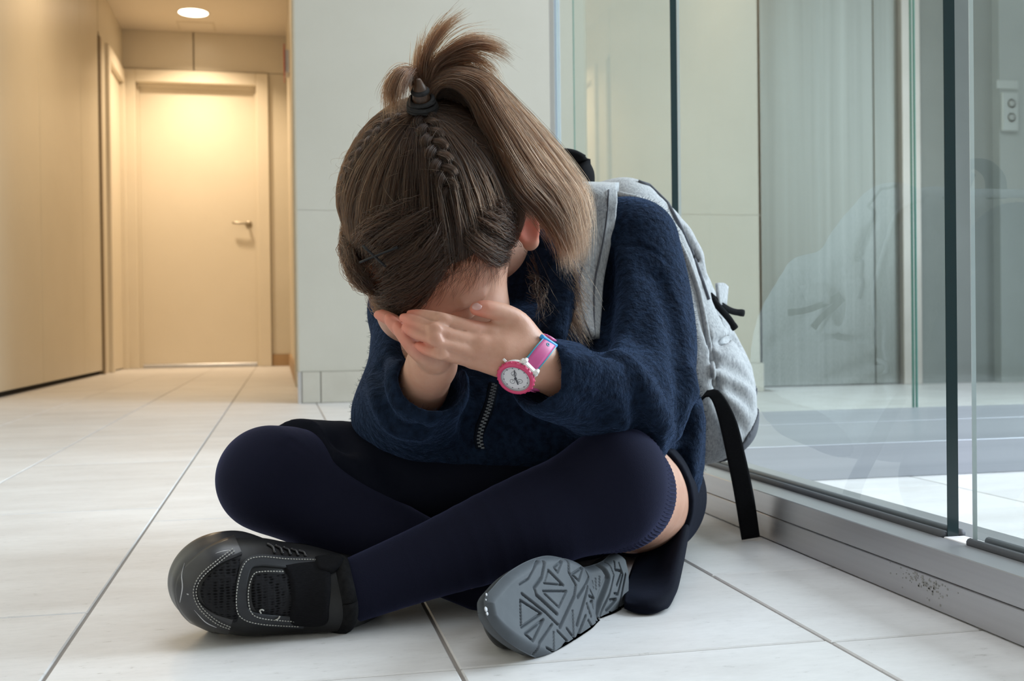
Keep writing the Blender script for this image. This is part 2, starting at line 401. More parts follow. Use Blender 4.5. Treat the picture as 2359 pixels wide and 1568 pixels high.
# inside the screen: raised aluminium threshold with the second glass screen on its far edge
th = struct(empty('trim_3', (2, 1.9, 0)))
MB().box((0.67, 1.62, 0.0), (4.0, 1.64, 0.058), 0.001).build('riser', M_alu_x, th)
MB().box((0.67, 1.64, 0.0), (4.0, 1.985, 0.0575), 0.001).build('tread', M_alu_x, th)
MB().box((0.67, 1.988, 0.0), (4.0, 2.30, 0.0575), 0.001).build('tread', M_alu_x, th)
def cross_pane(name, x0, x1, y=2.30):
    w = struct(empty(name, ((x0+x1)/2, y, 0)))
    MB().box((x0+.0008, y, 0.05), (x1-.0008, y+.010, 2.6)).build('pane', M_glass, w)
    MB().box((x0, y+.0003, 0.05), (x0+.0007, y+.0097, 2.6)).build('pane_edge', mat('green_edge', (0.10, 0.32, 0.28), 0.2), w)
    MB().box((x1-.0007, y+.0003, 0.05), (x1, y+.0097, 2.6)).build('pane_edge', mat('green_edge_b', (0.10, 0.32, 0.28), 0.2), w)
cross_pane('window_4', 0.64, 1.462); cross_pane('window_5', 1.470, 3.4)

# ---- lift doors and call panel beyond the glass
YS = 4.20
lift = tag(empty('lift_doors', (2.5, YS, 0)), 'tall brushed steel lift doors beyond the glass screen', 'lift door')
MB().box((1.845, YS, 0.004), (2.485, YS+.03, 2.6), 0.002).build('door_leaf', M_steel, lift)
MB().box((2.489, YS, 0.004), (2.60, YS+.03, 2.6), 0.002).build('door_leaf', M_steel, lift)
MB().box((2.603, YS-.03, 0.0), (2.69, YS+.03, 2.6), 0.002).build('door_jamb', textured('jamb_steel', [(0.3, (0.55, 0.50, 0.46)), (0.7, (0.62, 0.57, 0.53))], 5, 0.4, 0.6), lift)
struct(MB().box((2.69, YS-.01, 0.0), (3.05, YS+.05, 2.6), 0.001).build('wall_lift', textured('lift_wall', [(0.3, (0.25, 0.27, 0.265)), (0.7, (0.29, 0.31, 0.305))], 3, 0.5)))
struct(MB().box((3.05, YS-.06, 0.0), (4.1, YS+.05, 2.6), 0.001).build('wall_end', textured('end_wall_grey', [(0.3, (0.36, 0.39, 0.385)), (0.7, (0.41, 0.44, 0.435))], 3, 0.4)))
cp = tag(empty('call_panel', (3.13, YS-.06, 1.18)), 'slim lift call panel with two round buttons on the grey wall', 'call panel')
def Rxz(px, py): return P(px, py, YS-.062)
a = Rxz(2303, 212); b = Rxz(2343, 305)
MB().box((a[0], YS-.061, b[2]), (b[0], YS-.078, a[2]), 0.006).build('plate', mat('call_plate', (0.50, 0.53, 0.52), 0.35, 0.3), cp)
for py in (240, 272):
    c = Rxz(2325, py)
    bt = MB().lathe([(0.0, .006), (0.012, .006), (0.014, .004), (0.014, 0), (0.019, 0), (0.021, .002), (0.021, -.004)], 20, Matrix.Translation((c[0], YS-.078, c[2])) @ Matrix.Rotation(math.pi/2, 4, 'X'))
    bt.build('button', mat('call_button', (0.45, 0.47, 0.46), 0.4, 0.4), cp, True)
a = Rxz(2296, 184); b = Rxz(2345, 206)
np_ = tag(empty('notice_plate', (a[0], YS-.06, a[2])), 'small pale notice plate fixed just above the lift call panel', 'sign')
MB().box((a[0], YS-.061, b[2]), (b[0], YS-.064, a[2]), 0.001).build('plate', mat('notice_white', (0.50, 0.53, 0.52), 0.4), np_)
# ================================================================ implicit-surface modelling
class Sdf:
    def __init__(s): s.ops = []
    def _p(s, op, fn, k): s.ops.append((op, fn, k)); return s
    @staticmethod
    def f_chain(pts, rad, flat=None):
        pts = np.asarray(pts, np.float32); rad = np.broadcast_to(np.asarray(rad, np.float32), (len(pts),))
        def fn(X):
            best = None
            for i in range(max(1, len(pts)-1)):
                a = pts[i]; b = pts[min(i+1, len(pts)-1)]; ba = b-a; pa = X-a
                t = np.clip((pa @ ba)/(float(ba @ ba)+1e-12), 0, 1)
                q = pa-t[..., None]*ba
                if flat is not None:
                    n = np.asarray(flat[0], np.float32); q = q+(q @ n)[..., None]*n*(1.0/flat[1]-1.0)
                    d = (np.sqrt((q*q).sum(-1))-(rad[i]+t*(rad[min(i+1, len(pts)-1)]-rad[i])))
                    d = np.where(d < 0, d*flat[1], d)
                else:
                    d = np.sqrt((q*q).sum(-1))-(rad[i]+t*(rad[min(i+1, len(pts)-1)]-rad[i]))
                best = d if best is None else np.minimum(best, d)
            return best
        return fn
    @staticmethod
    def f_ell(c, r, R=None):
        c = np.asarray(c, np.float32); r = np.asarray(r, np.float32); R = None if R is None else np.asarray(R, np.float32)
        def fn(X):
            q = X-c
            if R is not None: q = q @ R.T
            k0 = np.sqrt(((q/r)**2).sum(-1)); k1 = np.sqrt(((q/(r*r))**2).sum(-1))
            return np.where(k1 > 1e-6, k0*(k0-1)/(k1+1e-9), -r.min())
        return fn
    @staticmethod
    def f_box(c, h, R=None, rnd=0.0):
        c = np.asarray(c, np.float32); h = np.asarray(h, np.float32)-rnd; R = None if R is None else np.asarray(R, np.float32)
        def fn(X):
            q = X-c
            if R is not None: q = q @ R.T
            q = np.abs(q)-h
            return np.sqrt((np.maximum(q, 0)**2).sum(-1))+np.minimum(q.max(-1), 0)-rnd
        return fn
    @staticmethod
    def f_plane(p, n):
        p = np.asarray(p, np.float32); n = np.asarray(unit(n), np.float32)
        return lambda X: (X-p) @ n
    def chain(s, pts, rad, k=0.01, op='add', flat=None): return s._p(op, s.f_chain(pts, rad, flat), k)
    def ell(s, c, r, R=None, k=0.01, op='add'): return s._p(op, s.f_ell(c, r, R), k)
    def box(s, c, h, R=None, rnd=0.0, k=0.01, op='add'): return s._p(op, s.f_box(c, h, R, rnd), k)
    def plane(s, p, n, k=0.002, op='int'): return s._p(op, s.f_plane(p, n), k)
    def curve(s, pts, rad, n=14, k=0.01, op='add', flat=None):
        pr = np.hstack([np.asarray(pts, float), np.broadcast_to(np.asarray(rad, float), (len(pts),))[:, None]])
        c = catmull(pr, n); return s.chain(c[:, :3], c[:, 3], k, op, flat)
    def ev(s, X, cull=None):
        """signed distance at X (..., 3); cull = (centres, radius): per-block skipping"""
        X = X.astype(np.float32); D = np.full(X.shape[:-1], 1.0, np.float32)
        for op, fn, k in s.ops:
            if cull is not None and op in ('add', 'sub'):
                sel = fn(cull[0]) < cull[1]*1.25+k+0.012
                if not sel.any(): continue
                d = fn(X[sel]); cur = D[sel]
            else: sel = slice(None); d = fn(X); cur = D
            if op == 'add':
                h = np.maximum(k-np.abs(cur-d), 0)/max(k, 1e-6); r = np.minimum(cur, d)-h*h*k*0.25
            else:
                if op == 'sub': d = -d
                h = np.maximum(k-np.abs(cur-d), 0)/max(k, 1e-6); r = np.maximum(cur, d)+h*h*k*0.25
            D[sel] = r
        return D
    def mesh(s, name, lo, hi, h, smooth=1):
        """surface nets over sparse blocks"""
        n = 12; lo = np.asarray(lo, float); hi = np.asarray(hi, float)
        nb = np.maximum(1, np.ceil((hi-lo)/(h*n)).astype(int)); G = nb*n+1
        bi = np.stack(np.meshgrid(*[np.arange(k) for k in nb], indexing='ij'), -1).reshape(-1, 3)
        cen = lo+(bi+0.5)*n*h; R = n*h*0.5*math.sqrt(3)
        d = s.ev(cen); keep = np.abs(d) < R*1.25+0.012
        bi, cen = bi[keep], cen[keep].astype(np.float32)
        g = np.arange(n+1); loc = np.stack(np.meshgrid(g, g, g, indexing='ij'), -1)
        V_all, K_all, Q = [], [], []; store = []
        step = 400
        for a in range(0, len(bi), step):
            b = bi[a:a+step]; X = lo+((b*n)[:, None, None, None, :]+loc)*h
            store.append(s.ev(X, (cen[a:a+step], R)))
        D = np.concatenate(store); sg = D < 0
        c8 = [(i, j, k) for i in (0, 1) for j in (0, 1) for k in (0, 1)]
        cnt = sum(sg[:, i:i+n, j:j+n, k:k+n].astype(np.int8) for i, j, k in c8)
        ib, ix, iy, iz = np.nonzero((cnt > 0) & (cnt < 8))
        val = np.stack([D[ib, ix+i, iy+j, iz+k] for i, j, k in c8], 1)
        pos = np.zeros((len(ib), 3)); wt = np.zeros(len(ib))
        for p in range(8):
            for q in range(p+1, 8):
                dif = np.abs(np.array(c8[p])-np.array(c8[q]))
                if dif.sum() != 1: continue
                cr = (val[:, p] < 0) != (val[:, q] < 0)
                t = val[:, p]/(val[:, p]-val[:, q]+1e-12)
                pp = np.array(c8[p])+t[:, None]*(np.array(c8[q])-np.array(c8[p]))
                pos[cr] += pp[cr]; wt[cr] += 1
        pos /= wt[:, None]
        cell = bi[ib]*n+np.stack([ix, iy, iz], 1)
        V = lo+(cell+pos)*h
        key = (cell[:, 0]*G[1]+cell[:, 1])*G[2]+cell[:, 2]
        od = np.argsort(key); ks = key[od]
        def look(c):
            kk = (c[:, 0]*G[1]+c[:, 1])*G[2]+c[:, 2]; i = np.searchsorted(ks, kk); i = np.clip(i, 0, len(ks)-1)
            return np.where(ks[i] == kk, od[i], -1)
        for ax in range(3):
            o1, o2 = (ax+1) % 3, (ax+2) % 3
            sl = [slice(0, n)]*3; s2 = list(sl); s2[ax] = slice(1, n+1)
            A0 = sg[(slice(None), *sl)]; B0 = sg[(slice(None), *s2)]
            e = np.nonzero(A0 != B0)
            c = bi[e[0]]*n+np.stack(e[1:], 1); qs = []
            for (p1, p2) in ((0, 0), (-1, 0), (-1, -1), (0, -1)):
                cc = c.copy(); cc[:, o1] += p1; cc[:, o2] += p2; qs.append(look(cc))
            q = np.stack(qs, 1); q = q[(q >= 0).all(1)] if len(q) else q
            fl = A0[e][(np.stack(qs, 1) >= 0).all(1)]
            q[~fl] = q[~fl][:, ::-1]; Q.append(q)
        Q = np.concatenate(Q)
        lab = np.arange(len(V)); e2_ = np.concatenate([Q[:, [i, (i+1) % 4]] for i in range(4)])
        while True:                                   # keep only the largest connected piece
            m = lab.copy(); np.minimum.at(m, e2_[:, 0], lab[e2_[:, 1]]); np.minimum.at(m, e2_[:, 1], lab[e2_[:, 0]]); m = m[m]
            if (m == lab).all(): break
            lab = m
        big = lab == np.bincount(lab).argmax()
        if not big.all():
            idx = np.cumsum(big)-1; Q = idx[Q[big[Q[:, 0]]]]; V = V[big]
        for _ in range(smooth):
            for lam in (0.5, -0.52):
                acc = np.zeros_like(V); ct = np.zeros(len(V))
                for i in range(4):
                    for j in ((i+1) % 4, (i+3) % 4):
                        np.add.at(acc, Q[:, i], V[Q[:, j]]); np.add.at(ct, Q[:, i], 1)
                V = V+lam*(acc/np.maximum(ct, 1)[:, None]-V)
        me = bpy.data.meshes.new(name)
        me.vertices.add(len(V)); me.vertices.foreach_set('co', V.astype(np.float32).ravel())
        me.loops.add(len(Q)*4); me.loops.foreach_set('vertex_index', Q.astype(np.int32).ravel())
        me.polygons.add(len(Q)); me.polygons.foreach_set('loop_start', np.arange(0, len(Q)*4, 4, dtype=np.int32))
        me.update(calc_edges=True); me.validate()
        me.polygons.foreach_set('use_smooth', np.ones(len(me.polygons), bool))
        return me
    def hit(s, px, py, t0=0.3, t1=2.0, off=0.0):
        """first point of the surface along photograph rays"""
        d = np.array([RAY(a, b) for a, b in zip(np.atleast_1d(px), np.atleast_1d(py))], np.float32); t = np.full(len(d), t0, np.float32)
        for _ in range(60): t = np.minimum(t+np.maximum(s.ev(CAM+d*t[:, None])-off, -0.02)*0.85, t1)
        X = CAM+d*t[:, None]; ok = np.abs(s.ev(X)-off) < .006
        if ok.any() and not ok.all():                 # a ray that passes the outline takes its neighbours' place
            i = np.arange(len(X)); X = np.stack([np.interp(i, i[ok], X[ok, c]) for c in range(3)], 1)
        return X
    def grad(s, X, e=0.002):
        g = np.stack([s.ev(X+np.eye(3)[i]*e)-s.ev(X-np.eye(3)[i]*e) for i in range(3)], -1)
        return g/(np.linalg.norm(g, axis=-1, keepdims=True)+1e-9)
    def onto(s, X, off=0.0):
        """pull points to the iso-surface at distance off"""
        X = np.array(X, float)
        for _ in range(6): X = X-s.grad(X)*(s.ev(X)-off)[..., None]*0.9
        return X
def add_mesh(me, V, F):
    """append plain geometry to a mesh"""
    import bmesh
    bm = bmesh.new(); bm.from_mesh(me); vs = [bm.verts.new(v) for v in V]
    for f in F:
        fc = bm.faces.new([vs[i] for i in f]); fc.smooth = True
    bm.to_mesh(me); bm.free()
def sheet(ctrl, nu, nv, th):
    """cloth sheet through a grid of control points, with thickness"""
    c = np.array(ctrl, float); rows = np.stack([catmull(r, nv) for r in c])
    S_ = np.stack([catmull(rows[:, j], nu) for j in range(nv)], 1)
    du = np.gradient(S_, axis=0); dv = np.gradient(S_, axis=1); N = np.cross(du, dv); N /= np.linalg.norm(N, axis=-1, keepdims=True)+1e-9
    a = (S_+N*th/2).reshape(-1, 3); b = (S_-N*th/2).reshape(-1, 3); m = nu*nv
    Fc = []
    for i in range(nu-1):
        for j in range(nv-1):
            q = (i*nv+j, (i+1)*nv+j, (i+1)*nv+j+1, i*nv+j+1)
            Fc.append(q); Fc.append(tuple(x+m for x in q[::-1]))
    ring = [(0, j) for j in range(nv)]+[(i, nv-1) for i in range(1, nu)]+[(nu-1, j) for j in range(nv-2, -1, -1)]+[(i, 0) for i in range(nu-2, 0, -1)]
    ids = [i*nv+j for i, j in ring]
    for x, y in zip(ids, ids[1:]+ids[:1]): Fc.append((x, y, y+m, x+m))
    return np.vstack([a, b]), Fc, S_, N
# ================================================================ the seated child
HC = P(1010, 532, 0.985)
HS = 1.065
h_yaw, h_pitch, h_roll = math.radians(24), math.radians(60), math.radians(-2)
_h = A(-math.sin(h_yaw), -math.cos(h_yaw), 0)
HF = math.cos(h_pitch)*_h+math.sin(h_pitch)*A(0, 0, -1)          # where the face looks
HU = math.sin(h_pitch)*_h+math.cos(h_pitch)*A(0, 0, 1)           # top of the head
HL = np.cross(A(0, 0, 1), _h)                                     # her left
HL, HU = math.cos(h_roll)*HL+math.sin(h_roll)*HU, math.cos(h_roll)*HU-math.sin(h_roll)*HL
HR = np.stack([HL, HF, HU])
# plane of the right shoe's sole, toe to heel
Tt, Hh = P(1140, 1392, .772), P(1450, 1366, .955)
Ld = unit(Tt-Hh); Ud = P(1271, 1275, .838)-P(1289, 1523, .790); Ud = unit(Ud-Ld*np.dot(Ud, Ld)); Nd = np.cross(Ud, Ld)
if np.dot(Nd, CAM-Hh) < 0: Nd = -Nd
def H(x, y, z): return HC+HS*(x*HL+y*HF+z*HU)

J = dict(pelvis=A(.29, 1.21, .085), sp1=A(.30, 1.22, .17), sp2=A(.285, 1.185, .26), neck=A(.235, 1.115, .335),
         shL=P(1458, 562, 1.10), elL=P(1475, 935, .985), wrL=P(1232, 835, .908),
         shR=P(960, 715, 1.12), elR=P(945, 945, 1.02), wrR=P(995, 838, .935),
         hipL=A(.400, 1.165, .062), knL=P(1408, 1130, .958), anL=P(790, 1368, .925),
         hipR=A(.20, 1.20, .075), knR=P(622, 1102, 1.015), anR=Hh+Ld*.055+Ud*.004-Nd*.068)
body = Sdf()
def hell(c, r, R=None, k=.01, op='add'): body.ell(c, np.array(r)*HS, R, k, op)
def hchain(p, r, k=.01): body.chain(p, np.array(r)*HS, k)
def hcurve(p, r, n, k=.01): body.curve(p, np.array(r)*HS, n, k)
# head
hell(H(0, -.010, .020), (.069, .086, .076), HR)
hell(H(0, .030, -.040), (.054, .052, .062), HR, k=.03)
hell(H(0, .045, .022), (.052, .036, .045), HR, k=.02)
hell(H(0, .058, -.092), (.022, .018, .016), HR, k=.025)
for s in (-1, 1):
    hell(H(.034*s, .054, -.050), (.024, .022, .026), HR, k=.02)
    hell(H(.029*s, .083, -.010), (.017, .012, .011), HR, k=.008, op='sub')
    hell(H(.028*s, .068, -.011), (.0125, .0125, .0115), HR, k=.002)
    hchain([H(.012*s, .080, .004), H(.03*s, .076, .008), H(.044*s, .066, .003)], [.004, .004, .003], k=.014)
    hell(H(.010*s, .087, -.047), (.006, .007, .0055), HR, k=.006)
hchain([H(0, .076, .002), H(0, .088, -.025), H(0, .095, -.042)], [.007, .008, .0095], k=.012)
hchain([H(-.018, .077, -.071), H(0, .085, -.069), H(.018, .077, -.071)], [.003, .005, .003], k=.005)
hchain([H(-.016, .076, -.078), H(0, .083, -.079), H(.016, .076, -.078)], [.003, .0055, .003], k=.005)
# ears
for s in (-1, 1):
    ec = H(.0695*s, -.004, -.006)
    eo = unit(HL*s*0.86-HF*0.50)              # ear blade leans out and back
    eR = np.stack([eo, np.cross(HU, eo)*1.0, HU])
    hell(ec+HS*eo*.007, (.011, .0050, .027), eR, k=.006)
    rim = [ec+HS*eo*(.003+.0095*math.sin(t))+HS*HU*(.027*math.cos(t)) for t in np.linspace(0.15, 2.5, 9)]
    hcurve(rim, [.0035, .0042, .0045, .0045, .0042, .0040, .0038, .0038, .0042], 18, k=.004)
    hell(ec+HS*eo*.008-np.cross(HU, eo)*.005*s, (.0075, .0040, .015), eR, k=.004, op='sub')
    hell(ec+HS*eo*.007-HS*HU*.026, (.0065, .0045, .0065), eR, k=.006)
# neck and trunk
body.chain([H(0, -.035, -.055), J['neck']], [.042, .045], k=.02)
body.curve([J['neck'], J['sp2'], J['sp1'], J['pelvis']], [.055, .078, .080, .085], 10, k=.02)
body.chain([J['shL'], J['neck'], J['shR']], [.030, .040, .030], k=.03)
# arms
body.curve([J['shL'], (J['shL']+J['elL'])/2+A(.006, 0, 0), J['elL']], [.030, .029, .026], 8)
body.curve([J['elL'], (J['elL']+J['wrL'])/2, J['wrL']], [.027, .026, .0205], 8)
body.curve([J['shR'], (J['shR']+J['elR'])/2, J['elR']], [.036, .031, .027], 8)
body.curve([J['elR'], (J['elR']*.45+J['wrR']*.55), J['wrR']], [.027, .0245, .0195], 8)
# legs
body.curve([J['hipL'], (J['hipL']+J['knL'])/2, J['knL']], [.062, .060, .047], 8, k=.02)
body.curve([J['knL'], J['knL']*.65+J['anL']*.35, J['anL']], [.044, .036, .023], 8, k=.02)
body.curve([J['hipR'], (J['hipR']+J['knR'])/2, J['knR']], [.058, .044, .037], 8, k=.02)
body.curve([J['knR'], J['knR']*.65+J['anR']*.35+A(0, 0, -.004), J['anR']], [.036, .030, .021], 8, k=.02)
# ---- her left hand: back of the hand towards the camera, fingers across the face
hd = body
def finger(pts, rad, k=.004): hd.curve(pts, rad, 16, k=k)
yk = .893
kn = [P(1128, 764, .896), P(1104, 787, .889), P(1098, 810, .889), P(1090, 829, .895)]     # knuckles, index to little
wr = [P(1215, 800, .902), P(1210, 816, .897), P(1206, 832, .897), P(1206, 848, .901)]
for a, b in zip(wr, kn): hd.chain([a, (a+b)/2+A(0, -.0015, 0), b], [.0125, .0110, .0074], k=.009)
hd.chain([P(1225, 825, .908), P(1150, 800, .905)], [.0195, .015], k=.012)
hd.chain([P(1195, 775, .905), P(1140, 782, .908)], [.013, .010], k=.012)
KF = .0012
finger([kn[0], P(1078, 752, .888), P(1018, 736, .887), P(970, 727, .892), P(946, 724, .897)], [.0072, .0062, .0060, .0054, .0040], k=KF)
finger([kn[1], P(1050, 776, .883), P(1000, 758, .881), P(950, 738, .889), P(930, 732, .894)], [.0072, .0060, .0058, .0052, .0040], k=KF)
finger([kn[2], P(1050, 799, .882), P(1000, 783, .879), P(953, 764, .885), P(935, 755, .890)], [.0072, .0060, .0057, .0052, .0040], k=KF)
finger([kn[3], P(1052, 823, .886), P(1012, 814, .882), P(979, 803, .885), P(966, 796, .889)], [.0068, .0056, .0053, .0049, .0038], k=KF)
for ga in ([(1078, 770, .877), (1030, 752, .875), (985, 742, .877), (950, 732, .884)], [(1075, 795, .876), (1030, 781, .874), (990, 769, .875), (945, 747, .882)], [(1072, 817, .879), (1030, 805, .876), (995, 795, .877), (968, 786, .883)]):
    hd.curve([P(*g) for g in ga], [.0006, .0014, .0016, .0012], 12, k=.002, op='sub')
# thumb, up along the cheek
finger([P(1212, 790, .905), P(1196, 745, .899), P(1160, 721, .893), P(1118, 711, .888), P(1097, 711, .889)], [.0140, .0100, .0082, .0074, .0056], k=.006)
hd.chain([P(1188, 766, .902), P(1160, 755, .900)], [.010, .007], k=.010)
hd.curve([P(1088, 734, .883), P(1125, 738, .884), P(1162, 741, .887)], [.0008, .0016, .0010], 10, k=.002, op='sub')
# knuckle swellings
for q in kn: hd.ell(q+A(0, -.0030, 0), (.0058, .0050, .0050), k=.006)
for px, py, Y in ((1018, 735, .8815), (1000, 757, .8755), (1002, 783, .8735), (1014, 814, .8770)): hd.ell(P(px, py, Y), (.0055, .002, .0050), k=.004)
# ---- her right hand: behind the left one, finger tips beside the brow
finger([P(1010, 806, .922), P(955, 772, .917), P(914, 744, .917), P(884, 728, .921), P(872, 725, .925)], [.0080, .0064, .0062, .0055, .0042], k=KF)
finger([P(1008, 815, .915), P(960, 790, .907), P(926, 765, .906), P(903, 742, .908), P(896, 732, .911)], [.0080, .0064, .0062, .0055, .0042], k=KF)
finger([P(1006, 824, .911), P(966, 806, .900), P(941, 787, .897), P(922, 762, .899), P(916, 750, .902)], [.0080, .0063, .0061, .0054, .0042], k=KF)
finger([P(1002, 831, .911), P(972, 822, .902), P(953, 807, .899), P(938, 788, .899), P(933, 777, .901)], [.0076, .0060, .0056, .0050, .0040], k=KF)
finger([P(1010, 815, .930), P(985, 775, .937), P(960, 742, .937), P(940, 725, .937)], [.011, .008, .007, .0055], k=.004)
hd.chain([J['wrR'], P(1000, 818, .92)], [.0195, .0165], k=.012)
# little nails, slightly proud
M_skin = mat('skin', (0.56, 0.32, 0.235), 0.5, Subsurface_Weight=0.25, Subsurface_Scale=0.006)
def _skin():
    m = M_skin; b = bsdf(m); b.inputs['Subsurface Radius'].default_value = (1.0, 0.35, 0.2)
    n = noise_of(m, 38, 4); at = nd(m, 'ShaderNodeAttribute'); at.attribute_name = 'tint'; mx = nd(m, 'ShaderNodeMix', data_type='RGBA')
    lk(m, at.outputs['Fac'], mx.inputs[0]); lk(m, ramp_color(m, n.outputs[0], [(0.3, (0.50, 0.25, 0.17)), (0.7, (0.60, 0.34, 0.245))]), mx.inputs[6]); mx.inputs[7].default_value = (0.62, 0.20, 0.14, 1)
    lk(m, mx.outputs[2], b.inputs['Base Color'])
    n2 = noise_of(m, 900, 2); n3 = noise_of(m, 160, 3)
    a = bump(m, n2.outputs[0], 0.12, 0.0006); bump(m, n3.outputs[0], 0.12, 0.0012, a)
_skin()
person = body.mesh('person', (-.12, .74, -.02), (.56, 1.36, .56), .0017)
# finger tips and ears are pinker: a per-vertex tint
vc = np.empty(len(person.vertices)*3, np.float32); person.vertices.foreach_get('co', vc); vc = vc.reshape(-1, 3); tint = np.zeros(len(vc), np.float32)
for tx, ty, tY in ((948, 724, .896), (932, 732, .894), (938, 756, .889), (970, 797, .887), (1099, 710, .888), (878, 727, .923), (899, 736, .909), (918, 754, .901), (934, 778, .900)):
    tint = np.maximum(tint, np.exp(-(np.linalg.norm(vc-P(tx, ty, tY), axis=1)/.011)**2))
for s in (-1, 1): tint = np.maximum(tint, np.exp(-(np.linalg.norm(vc-H(.080*s, -.006, -.008), axis=1)/.020)**4)*1.0)
person.attributes.new('tint', 'FLOAT', 'POINT').data.foreach_set('value', tint)
person = link('person', person, M_skin)
tag(person, 'child sitting cross-legged on the tiled floor, face buried in both hands', 'person')

# thumb nail
tn = MB(); tc_ = P(1100, 706, .884); tr_ = RAY(1100, 706)
tn.lathe([(0, .0011), (.0022, .0009), (.0034, .0003), (.0036, -.0006)], 16, Matrix.Translation(body.onto(tc_[None], .0000)[0]) @ Vector(unit(A(-.25, -.75, .55))).to_track_quat('Z', 'Y').to_matrix().to_4x4() @ Matrix.Diagonal((1.25, 1, 1, 1)))
tag(tn.build('nail', mat('nail', (0.55, 0.31, 0.28), 0.3), person, True), 'shiny pale thumb nail')
# ================================================================ clothes
M_fleece = mat('navy_fleece', (0.010, 0.020, 0.050), 0.92, Specular_IOR_Level=0.08, Sheen_Weight=0.20, Sheen_Roughness=0.45, Sheen_Tint=(0.25, 0.42, 0.85, 1))
def _fleece():
    m = M_fleece
    n1 = noise_of(m, 420, 3, 0.6); n2 = noise_of(m, 150, 3, 0.55); n3 = noise_of(m, 14, 3)
    lk(m, ramp_color(m, n2.outputs[0], [(0.35, (0.0034, 0.0068, 0.0155)), (0.65, (0.0082, 0.0164, 0.036))]), bsdf(m).inputs['Base Color'])
    a = bump(m, n3.outputs[0], 0.35, 0.010); b = bump(m, n2.outputs[0], 0.8, 0.0030, a); bump(m, n1.outputs[0], 0.6, 0.0012, b)
_fleece()
M_sock = mat('navy_sock_knit', (0.0085, 0.0092, 0.0205), 0.9, Specular_IOR_Level=0.08, Sheen_Weight=0.22, Sheen_Roughness=0.4, Sheen_Tint=(0.34, 0.38, 0.80, 1))
M_rib = mat('navy_sock_rib', (0.0095, 0.0108, 0.026), 0.9, Specular_IOR_Level=0.08, Sheen_Weight=0.22, Sheen_Roughness=0.4, Sheen_Tint=(0.34, 0.38, 0.80, 1))
def _sock():
    for m in (M_sock, M_rib):
        n1 = noise_of(m, 900, 2); n2 = noise_of(m, 22, 3)
        a = bump(m, n2.outputs[0], 0.10, 0.004); bump(m, n1.outputs[0], 0.35, 0.0006, a)
_sock()
M_skirt = mat('black_navy_twill', (0.0045, 0.0055, 0.011), 0.8, Sheen_Weight=0.03, Sheen_Roughness=0.4, Sheen_Tint=(0.4, 0.5, 0.9, 1), Specular_IOR_Level=0.06)
def _skirt():
    n1 = noise_of(M_skirt, 700, 2); n2 = noise_of(M_skirt, 30, 3); a = bump(M_skirt, n2.outputs[0], 0.15, 0.004); bump(M_skirt, n1.outputs[0], 0.25, 0.0005, a)
_skirt()

# ---- fleece jacket
jk = Sdf()
jk.curve([A(.30, 1.20, .05), A(.318, 1.195, .15), A(.305, 1.175, .24), J['neck']+A(.01, .01, -.02)], [.088, .104, .092, .058], 12, k=.02)
jk.chain([J['shL']+A(-.01, .02, .0), J['neck'], J['shR']], [.050, .052, .050], k=.03)
# her left sleeve
jk.curve([P(1458, 562, 1.10), P(1480, 680, 1.075), P(1492, 810, 1.03), P(1470, 925, .985)], [.049, .050, .049, .047], 12, k=.012)
jk.curve([P(1470, 925, .985), P(1390, 905, .955), P(1320, 885, .930), P(1262, 872, .915)], [.047, .043, .037, .0335], 12, k=.012)
# her right sleeve
jk.curve([P(960, 715, 1.12), P(948, 830, 1.07), P(948, 935, 1.02)], [.045, .042, .043], 10, k=.012)
jk.curve([P(948, 935, 1.02), P(962, 925, .985), P(990, 893, .958)], [.043, .040, .0345], 10, k=.012)
jk.chain([P(1060, 850, 1.07), P(1270, 830, 1.06)], [.052, .06], k=.03)
# body front sagging over the lap
jk.curve([P(905, 960, 1.06), P(1050, 985, 1.03), P(1230, 985, 1.03), P(1400, 1010, 1.03)], [.040, .050, .055, .055], 10, k=.03)
jk.curve([P(1530, 980, 1.11), P(1542, 1085, 1.095), P(1568, 1165, 1.075)], [.045, .036, .012], 8, k=.03)
# collar, standing round the neck
cn = unit(H(0, 0, 0)-J['neck']); cc = J['neck']*.72+H(0, -.03, -.05)*.28
e1 = unit(np.cross(cn, A(0, 0, 1))); e2 = np.cross(cn, e1)
jk.chain([cc+.052*(math.cos(t)*e1+math.sin(t)*e2) for t in np.linspace(0, 2*math.pi, 18)], .011, k=.02)
jk.curve([P(1255, 560, 1.0), P(1290, 650, 1.0), P(1275, 760, .985)], [.014, .020, .014], 8, k=.02)
# cloth folds: ridges then creases
def fold(px_pts, r, k, up):
    q = catmull(px_pts, 12); X = jk.hit(q[:, 0], q[:, 1], .5, 1.3); N = jk.grad(X)
    rr = catmull(np.array(r)[:, None]*np.ones((1, 3)), 12)[:, 0] if len(r) > 1 else np.full(12, r[0])
    rr = np.interp(np.linspace(0, 1, 12), np.linspace(0, 1, len(r)), r)
    jk.chain(X+N*((-.15 if up else .20)*rr)[:, None], rr, k=k, op='add' if up else 'sub')
def ridge(p, r, k=.016): fold(p, r, k, True)
def crease(p, r, k=.012): fold(p, r, k, False)
ridge([(1392, 806), (1432, 826), (1470, 868), (1508, 945), (1548, 1035), (1572, 1090)], [.003, .009, .011, .010, .008, .003])
crease([(1376, 842), (1420, 872), (1446, 920), (1460, 965), (1496, 1005)], [.002, .007, .008, .007, .002])
ridge([(1318, 832), (1384, 850), (1424, 905), (1436, 965)], [.003, .008, .009, .004])
crease([(1290, 900), (1340, 930), (1395, 960)], [.002, .004, .002])
crease([(1408, 590), (1396, 660), (1386, 740), (1380, 800)], [.002, .006, .008, .004], k=.02)
ridge([(1436, 585), (1452, 660), (1444, 740), (1430, 800)], [.002, .006, .007, .003], k=.02)
crease([(1520, 640), (1556, 760), (1570, 880), (1572, 990)], [.001, .004, .006, .002], k=.02)
